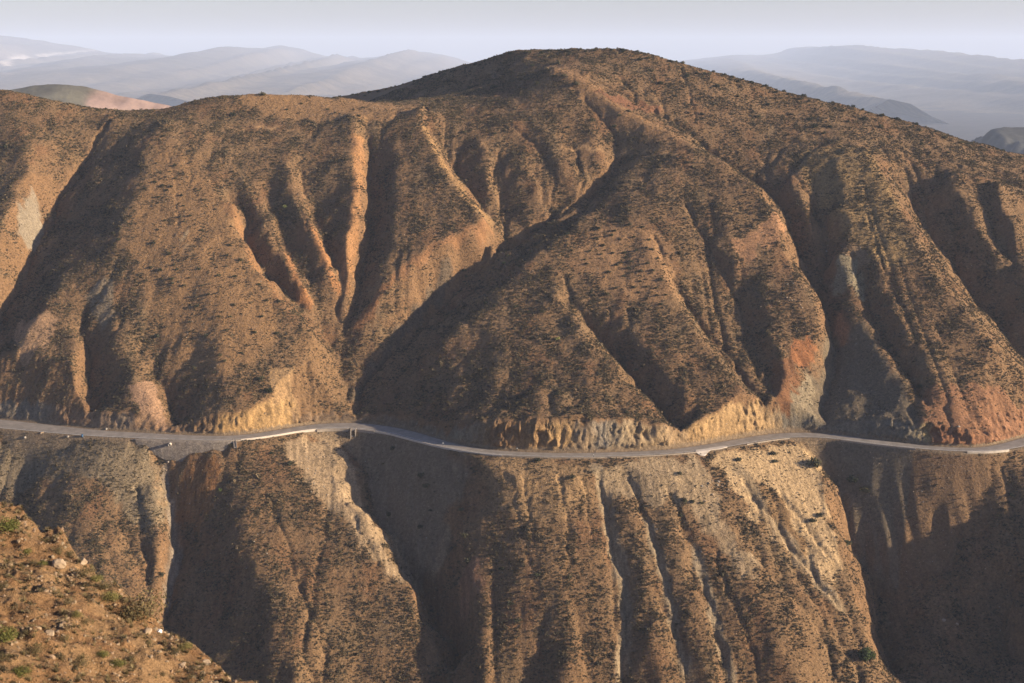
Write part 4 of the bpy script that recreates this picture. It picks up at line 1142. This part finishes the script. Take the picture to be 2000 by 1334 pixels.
# ------------------------------------------------------------------ near hillside in the lower left corner
SIL = [(-900,640),(-400,820),(-200,905),(0,996),(60,1032),(120,1062),(170,1112),(210,1150),(260,1196),(330,1232),(362,1256),(420,1297),(452,1336),(560,1420),(700,1530),(1000,1800),(1400,2300),(3000,2600)]
PA = np.array((-23.1, 60.0, -29.9)); PZX, PZY = -0.38, -0.10
sil_u = np.array([p[0] for p in SIL], float); sil_v = np.array([p[1] for p in SIL], float)
stx, stz = ray(sil_u, sil_v)
sil_t = stx; sil_D = (PA[2] - PZX * PA[0] - PZY * PA[1]) / (stz - PZX * stx - PZY)
def near_ground(x, y):
    x = np.asarray(x, float); y = np.asarray(y, float)
    yy = np.maximum(y, 1.0); t = x / yy
    ds = np.interp(t, sil_t, sil_D) + 1.3 * perlin(t * 60, 0 * t + 2.2, 201) + 0.6 * perlin(t * 170, 0 * t + 5.5, 202)
    b_ = y - ds; k = np.where(b_ > 0, b_, 0.0)
    z = PA[2] + PZX * (x - PA[0]) + PZY * (y - PA[1]) - 0.80 * (np.sqrt(k * k + 1.2) - 1.095) * np.where(b_ > 0, 1, 0)
    z = z + 0.55 * fbm(x / 7, y / 7, 3, 211) + 0.26 * ridged((x + y * 0.3) / 3.2, y / 3.2, 3, 221) + 0.16 * fbm(x / 1.1, y / 1.1, 3, 227) + 0.07 * np.abs(fbm(x / 0.45, y / 0.45, 2, 231))
    return np.maximum(z, -300.0)
nX = axis([(-170, -46, 2.0), (-46, -6, 0.11 * q), (-6, 60, 1.5)]); nY = axis([(-60, 44, 2.0), (44, 108, 0.13 * q), (108, 420, 4.0)])
NX, NY = np.meshgrid(nX, nY); NZ = near_ground(NX, NY)
nsoil = np.zeros(NX.shape + (3,)); nsoil[:] = (0.43, 0.265, 0.150)
t = smooth01(0.5 + fbm(NX / 3.5, NY / 3.5, 4, 241))[..., None]; nsoil = nsoil * (1 - t) + np.array((0.50, 0.335, 0.20)) * t
t = (smooth01((fbm(NX / 1.6, NY / 1.6, 3, 251) - 0.25) / 0.5) * 0.8)[..., None]; nsoil = nsoil * (1 - t) + np.array((0.34, 0.20, 0.115)) * t
nsoil *= np.array((0.43, 0.40, 0.34))
m_near = soil_mat("near_soil", 2.6, 11.0, 0.22, 0.09)
near_hill = mesh_np("near_hillside", np.stack([NX, NY, NZ], -1).reshape(-1, 3), grid_faces(len(nY), len(nX)), m_near)
a_ = near_hill.data.color_attributes.new("soil", 'FLOAT_COLOR', 'POINT')
a_.data.foreach_set("color", np.concatenate([nsoil, np.ones(NX.shape + (1,))], -1).astype(np.float32).ravel())
tag(near_hill, kind="structure")
n = 60000
x = -44 + rs.rand(n) * 38; y = 46 + rs.rand(n) * 60; z = near_ground(x, y)
clump = fbm(x / 2.5, y / 2.5, 2, 261)
ok = in_view(x, y, z, 60, 60) & (rs.rand(n) < 0.35 + 0.6 * clump)
near_st = [rock_mesh("stone", 60 + k, plain_mat("warm_stone", (0.18 - 0.02 * k, 0.12, 0.075), (0.26, 0.18, 0.115), 6.0, 0.02), 1) for k in range(3)]
tag(scatter("near_gravel", np.stack([x, y, z], -1)[ok], (0.03 + 0.17 * rs.rand(n) ** 5)[ok], near_st, 12, 0.75, 0.5), kind="stuff")
m_dry = leaf_mat("dry_grass", [(0.0, (0.09, 0.07, 0.035)), (0.5, (0.17, 0.13, 0.065)), (1.0, (0.24, 0.19, 0.10))])
dry = [leaf_cluster("grass_tuft", 70, 300 + k, mat=m_dry, leaf=0.07, grass=True) for k in range(3)] + [leaf_cluster("tuft", 90, 310 + k, 0.7, 0.20, 4, m_tuft) for k in range(2)]
n = 20000
x = -44 + rs.rand(n) * 38; y = 46 + rs.rand(n) * 60; z = near_ground(x, y)
ok = in_view(x, y, z, 60, 60) & (rs.rand(n) < 0.5 + 0.6 * fbm(x / 2, y / 2, 2, 271))
tag(scatter("dry_grass_tufts", np.stack([x, y, z - 0.01], -1)[ok], (0.10 + 0.24 * rs.rand(n) ** 2.5)[ok], dry, 14, 1.0), kind="stuff")

m_fg = leaf_mat("spiny_bush_leaves", [(0.0, (0.085, 0.09, 0.024)), (0.5, (0.12, 0.115, 0.036)), (1.0, (0.16, 0.135, 0.05))])
m_fgd = leaf_mat("dull_bush_leaves", [(0.0, (0.075, 0.062, 0.030)), (1.0, (0.13, 0.10, 0.048))])
def twiggy(name, seed):
    rr = np.random.RandomState(seed); V = []; Fq = []
    for k in range(26):
        a = rr.rand() * 6.283; e_ = 0.25 + 1.1 * rr.rand(); d = Vector((math.cos(a) * math.cos(e_), math.sin(a) * math.cos(e_), math.sin(e_) * 0.9)); s = Vector((-math.sin(a), math.cos(a), 0)) * 0.012
        p = Vector((0, 0, 0)); L_ = 0.6 + 0.45 * rr.rand(); up_ = Vector((0, 0, 0.012)); k0 = len(V)
        for q_ in (p - s, p + s, p + up_): V.append(tuple(q_))
        V.append(tuple(d * L_))
        Fq += [(k0, k0 + 1, k0 + 3), (k0 + 1, k0 + 2, k0 + 3), (k0 + 2, k0, k0 + 3)]
    me = bpy.data.meshes.new(name); me.from_pydata(V, [], Fq); me.materials.append(m_twig); return me
fg_leaf = {"g": [leaf_cluster("leaves", 1500, 400 + k, 0.72, 0.065, 9, m_fg) for k in range(3)], "d": [leaf_cluster("leaves", 800, 410 + k, 0.65, 0.06, 8, m_fgd) for k in range(2)]}
fg_twig = [twiggy("twigs", 420 + k) for k in range(2)]
def fg_bush(u, v, r, kind, label):
    x, y, hit = cast(u, v, near_ground, 40, 110, 0.1)
    if not hit[0]:
        x, y, hit = cast(u, v + 14, near_ground, 40, 110, 0.1)
        if not hit[0]: return
    x, y = float(x[0]), float(y[0]); z = float(near_ground(x, y)); rr = r * y / F_PX
    e = link(bpy.data.objects.new("shrub", None)); e.location = (x, y, z - 0.06 * rr); e.rotation_euler = (0, 0, rs.rand() * 6.28)
    e.scale = (rr * 1.1, rr * 1.1, rr * (0.85 + 0.3 * rs.rand()))
    tag(e, label, "shrub")
    L_ = fg_leaf[kind]; o = link(bpy.data.objects.new("leaves", L_[rs.randint(len(L_))])); o.parent = e
    o = link(bpy.data.objects.new("twigs", fg_twig[rs.randint(2)])); o.parent = e
FG = [(10,1036,34,"g","big yellow-green shrub at the left edge on the near hillside's rim"),(90,1060,16,"d","small dry shrub on the rim, right of the big yellow-green one"),
 (52,1082,13,"g","small green shrub with a dark base, below the rim shrubs on the near hillside"),(82,1106,13,"g","round green shrub beside a dry dark one on the upper near hillside"),
 (66,1102,11,"d","dry dark shrub left of the round green one"),(112,1082,20,"d","straggly brown shrub just under the rim, left of the boulder"),
 (138,1086,15,"d","dark brown bush on the rim touching the boulder's left"),(168,1128,24,"d","broad dark shrub on the rim right of the boulder"),
 (188,1122,18,"g","darker green shrub crowning the broad dark one on the rim"),(200,1152,22,"d","brown-green shrub in the chain running down the rim"),
 (216,1174,22,"g","olive shrub, lowest of the chain running down the rim"),(262,1206,38,"d","wide shrub, left half of the large thicket on the rim"),
 (290,1203,56,"d","large round bush in the middle of the thicket on the rim"),(320,1218,38,"g","olive bush at the right end of the thicket on the rim"),
 (150,1207,14,"g","bright green little shrub in the middle of the near slope"),(168,1220,15,"d","grey-green shrub touching the bright green one's right side"),
 (6,1252,34,"g","wide yellow-green shrub cut by the left edge, halfway up the near slope"),(4,1292,22,"d","dark dry shrub at the left edge below the wide yellow-green one"),
 (70,1276,22,"d","flat olive-brown shrub in the lower left"),(44,1318,26,"g","dark green tussock near the bottom edge on the left"),
 (162,1303,26,"d","spreading brown-green shrub low in the middle of the near slope"),(202,1283,16,"g","rounded green shrub above the bottom edge"),
 (230,1302,18,"g","low dark-green shrub right of the rounded green one"),(256,1294,16,"d","thin olive shrub furthest right in the bottom group"),
 (346,1276,17,"d","dark dry shrub, left of the pair on the rim's lower end"),(362,1268,16,"g","yellow-green shrub, right of the pair on the rim's lower end"),
 (126,1256,18,"d","wispy shrub in the centre of the near slope"),(50,1240,10,"d","little dry shrub above the flat olive-brown one"),
 (320,1325,12,"d","small dry shrub at the bottom edge below the rim's pair"),(372,1326,13,"d","small faded shrub at the bottom edge near the rim's end"),
 (108,1160,10,"d","small dead shrub below the boulder"),(136,1178,16,"d","dark dead shrub on the slope between thicket and boulder"),
 (290,1262,12,"d","faded shrub on the slope under the thicket"),(10,1150,16,"d","pale dry shrub at the left edge in the upper part")]
for (u, v, r, k, lab) in FG: fg_bush(u, v, r, k, lab)
def near_rock(u, v, r, lab, mat, seed, name="boulder"):
    x, y, hit = cast(u, v, near_ground, 40, 110, 0.1)
    if not hit[0]: x, y, hit = cast(u, v + 12, near_ground, 40, 110, 0.1)
    x, y = float(x[0]), float(y[0]); o = link(bpy.data.objects.new(name, rock_mesh(name, seed, mat, 3, 0.8)))
    rr = r * y / F_PX; o.scale = (rr * 1.15, rr, rr); o.location = (x, y, float(near_ground(x, y)) + rr * 0.1); o.rotation_euler = (0.1, 0.2, seed)
    tag(o, lab, "boulder" if name == "boulder" else "rock")
near_rock(162, 1098, 10, "square pale boulder standing on the rim of the near hillside", m_rock, 501)
near_rock(116, 1104, 14, "broad rounded boulder below the rim left of the square one", m_rock, 503)
near_rock(311, 1236, 7, "small bright white stone below the thicket on the near hillside", m_white, 505, "white_stone")
near_rock(355, 1302, 9, "pale block near the rim's lower end", m_rock, 507)
near_rock(404, 1296, 8, "tan rock on the rim's lower end", m_rock, 509)
near_rock(98, 1240, 12, "long tan rock in the middle of the near slope", m_rock, 511)
near_rock(288, 1236, 9, "orange-tan rock just left of the white stone", m_rock, 513)

# ------------------------------------------------------------------ distance: plain, hills, ranges
m_far = soil_mat("far_soil", 0.008, 0.03, 4.0, 1.5)
def set_soil(o, A):
    c = o.data.color_attributes.new("soil", 'FLOAT_COLOR', 'POINT')
    c.data.foreach_set("color", np.concatenate([A, np.ones(A.shape[:2] + (1,))], -1).astype(np.float32).ravel())
gxs = axis([(-33000, -4000, 2000), (-4000, 4000, 250), (4000, 33000, 2000)]); gys = axis([(-8000, 0, 1000), (0, 6000, 250), (6000, 37000, 1500)])
A, B = np.meshgrid(gxs, gys); gz = -345 + 6 * fbm(A / 900, B / 900, 3, 601)
gs = mesh_np("ground", np.stack([A, B, gz], -1).reshape(-1, 3), grid_faces(len(gys), len(gxs)), m_far)
S = np.zeros(A.shape + (3,)); S[:] = (0.045, 0.04, 0.035); set_soil(gs, S); tag(gs, kind="structure")

def far_hill(name, sky_px, D, front, back, step, seed, amp, col=(0.23, 0.19, 0.135), patches=(), foot=-350.0, wl=None):
    u = np.array([p[0] for p in sky_px], float); v = np.array([p[1] for p in sky_px], float)
    tx, tz = ray(u, v); xs = tx * D; zs = tz * D
    hx = axis([(xs[0], xs[-1], step)]); hy = axis([(D - front, D + back, step)])
    cz = np.interp(hx, xs, zs); k = np.hanning(7); k /= k.sum(); cz = np.convolve(np.pad(cz, 3, mode='edge'), k, 'valid')
    A, B = np.meshgrid(hx, hy)
    w = wl or front * 0.18
    t = np.where(B < D, (D - B) / front, (B - D) / back)
    drop = np.clip(t, 0, 1) ** 0.85
    zc = np.interp(A, hx, cz)
    z = zc + (foot - zc) * drop
    spur = ridged(A / w + 0.8 * fbm(A / (2 * w), B / ((2 if D < 9000 else 30) * w), 2, seed + 5), B / (w * (25.0 if D > 9000 else 2.2)), 3, seed)
    z = z + amp * (spur - 0.6) * smooth01(t * 5) + amp * 0.12 * fbm(A / (w * 0.25), B / (w * 0.25), 3, seed + 9)
    o = mesh_np(name, np.stack([A, B, z], -1).reshape(-1, 3), grid_faces(len(hy), len(hx)), m_far)
    S = np.zeros(A.shape + (3,)); S[:] = col
    tt = smooth01(0.5 + fbm(A / w, B / w, 4, seed + 3))[..., None]; S = S * (1 - tt) + np.array(col) * 1.35 * tt
    def hf(x, y):
        fx = np.interp(x, hx, np.arange(len(hx))).clip(0, len(hx) - 1.001); fy = np.interp(y, hy, np.arange(len(hy))).clip(0, len(hy) - 1.001)
        ix = fx.astype(int); iy = fy.astype(int); a = fx - ix; b_ = fy - iy
        return (z[iy, ix] * (1 - a) + z[iy, ix + 1] * a) * (1 - b_) + (z[iy + 1, ix] * (1 - a) + z[iy + 1, ix + 1] * a) * b_
    for (pts, c, wd) in patches:
        P = np.array(pts, float); x, y, hit = cast(P[:, 0], P[:, 1], hf, D - front, D + 5, step * 0.5)
        for (x0, y0, x1, y1) in zip(x[:-1], y[:-1], x[1:], y[1:]):
            n = max(2, int(math.hypot(x1 - x0, y1 - y0) / (step * 0.5)))
            for s in np.linspace(0, 1, n):
                cx, cy = x0 + (x1 - x0) * s, y0 + (y1 - y0) * s
                mk = smooth01(1.3 - np.hypot(A - cx, B - cy) / (wd * (0.7 + 0.6 * rs.rand())))[..., None]
                S = S * (1 - mk) + np.array(c) * mk
    set_soil(o, S * (0.8 if D < 8000 else 0.45)); tag(o, kind="structure"); return o
far_hill("far_range", [(-700,120),(-400,90),(-150,60),(0,68),(60,76),(120,86),(180,96),(215,103),(330,108),(420,112),(480,108),(500,99),(525,91),(550,89),(580,93),(610,102),(650,112),(720,113),
  (760,108),(800,103),(840,102),(870,107),(910,120),(960,133),(1040,150),(1150,170),(1300,200)], 23000, 15000, 4000, 62, 701, 130, wl=1500,
  patches=[([(8,126),(30,116),(50,110)], (0.95,0.85,0.74), 70), ([(76,110),(110,105),(150,101),(180,98)], (0.95,0.85,0.74), 60), ([(0,145),(50,138)], (0.40,0.33,0.27), 88)])
far_hill("distant_range", [(900,190),(1100,160),(1250,128),(1330,118),(1400,110),(1440,106),(1510,106),(1530,99),(1550,92),(1580,90),(1620,94),(1700,108),(1760,113),(1830,112),(1900,117),
  (1930,118),(1960,128),(2000,136),(2100,150),(2300,175),(2700,150)], 24000, 17000, 5000, 110, 731, 140, wl=1800)
far_hill("low_far_ridge", [(200,210),(300,194),(400,187),(560,184),(700,187),(900,190),(1000,215)], 9500, 2500, 1500, 45, 751, 25)
far_hill("pink_scarred_hill", [(-200,215),(-60,190),(10,174),(60,163),(120,160),(170,165),(200,174),(240,184),(280,192),(320,200),(380,212),(460,235)], 2300, 520, 500, 7, 771, 8, (0.12, 0.11, 0.075),
  patches=[([(195,196),(215,192),(240,196),(270,203),(310,206)], (0.42,0.29,0.23), 17), ([(185,205),(250,208),(320,211)], (0.38,0.26,0.21), 14)], foot=-330)
far_hill("dark_bluff", [(1880,330),(1905,300),(1920,268),(1930,253),(1945,248),(1965,246),(2000,247),(2080,240),(2200,230),(2500,220)], 2900, 620, 600, 7, 791, 16, (0.05, 0.05, 0.045), foot=-330)

# ------------------------------------------------------------------ the air
m_hz = bpy.data.materials.new("haze"); m_hz.use_nodes = True
nt = m_hz.node_tree; nt.nodes.remove(nt.nodes["Principled BSDF"])
pv = nt.nodes.new("ShaderNodeVolumePrincipled"); pv.inputs["Color"].default_value = (0.64, 0.76, 1.0, 1)
pv.inputs["Density"].default_value = 0.000055; pv.inputs["Anisotropy"].default_value = 0.0
nt.links.new(pv.outputs[0], nt.nodes["Material Output"].inputs["Volume"])
hx, hy0, hy1, hz0, hz1 = 34000, -9000, 38000, -365, 520
V = [(-hx, hy0, hz0), (hx, hy0, hz0), (hx, hy1, hz0), (-hx, hy1, hz0), (-hx, hy0, hz1), (hx, hy0, hz1), (hx, hy1, hz1), (-hx, hy1, hz1)]
hz = mesh_np("haze", V, [(3, 2, 1, 0), (4, 5, 6, 7), (0, 1, 5, 4), (1, 2, 6, 5), (2, 3, 7, 6), (3, 0, 4, 7)], m_hz, False)
tag(hz, kind="stuff")
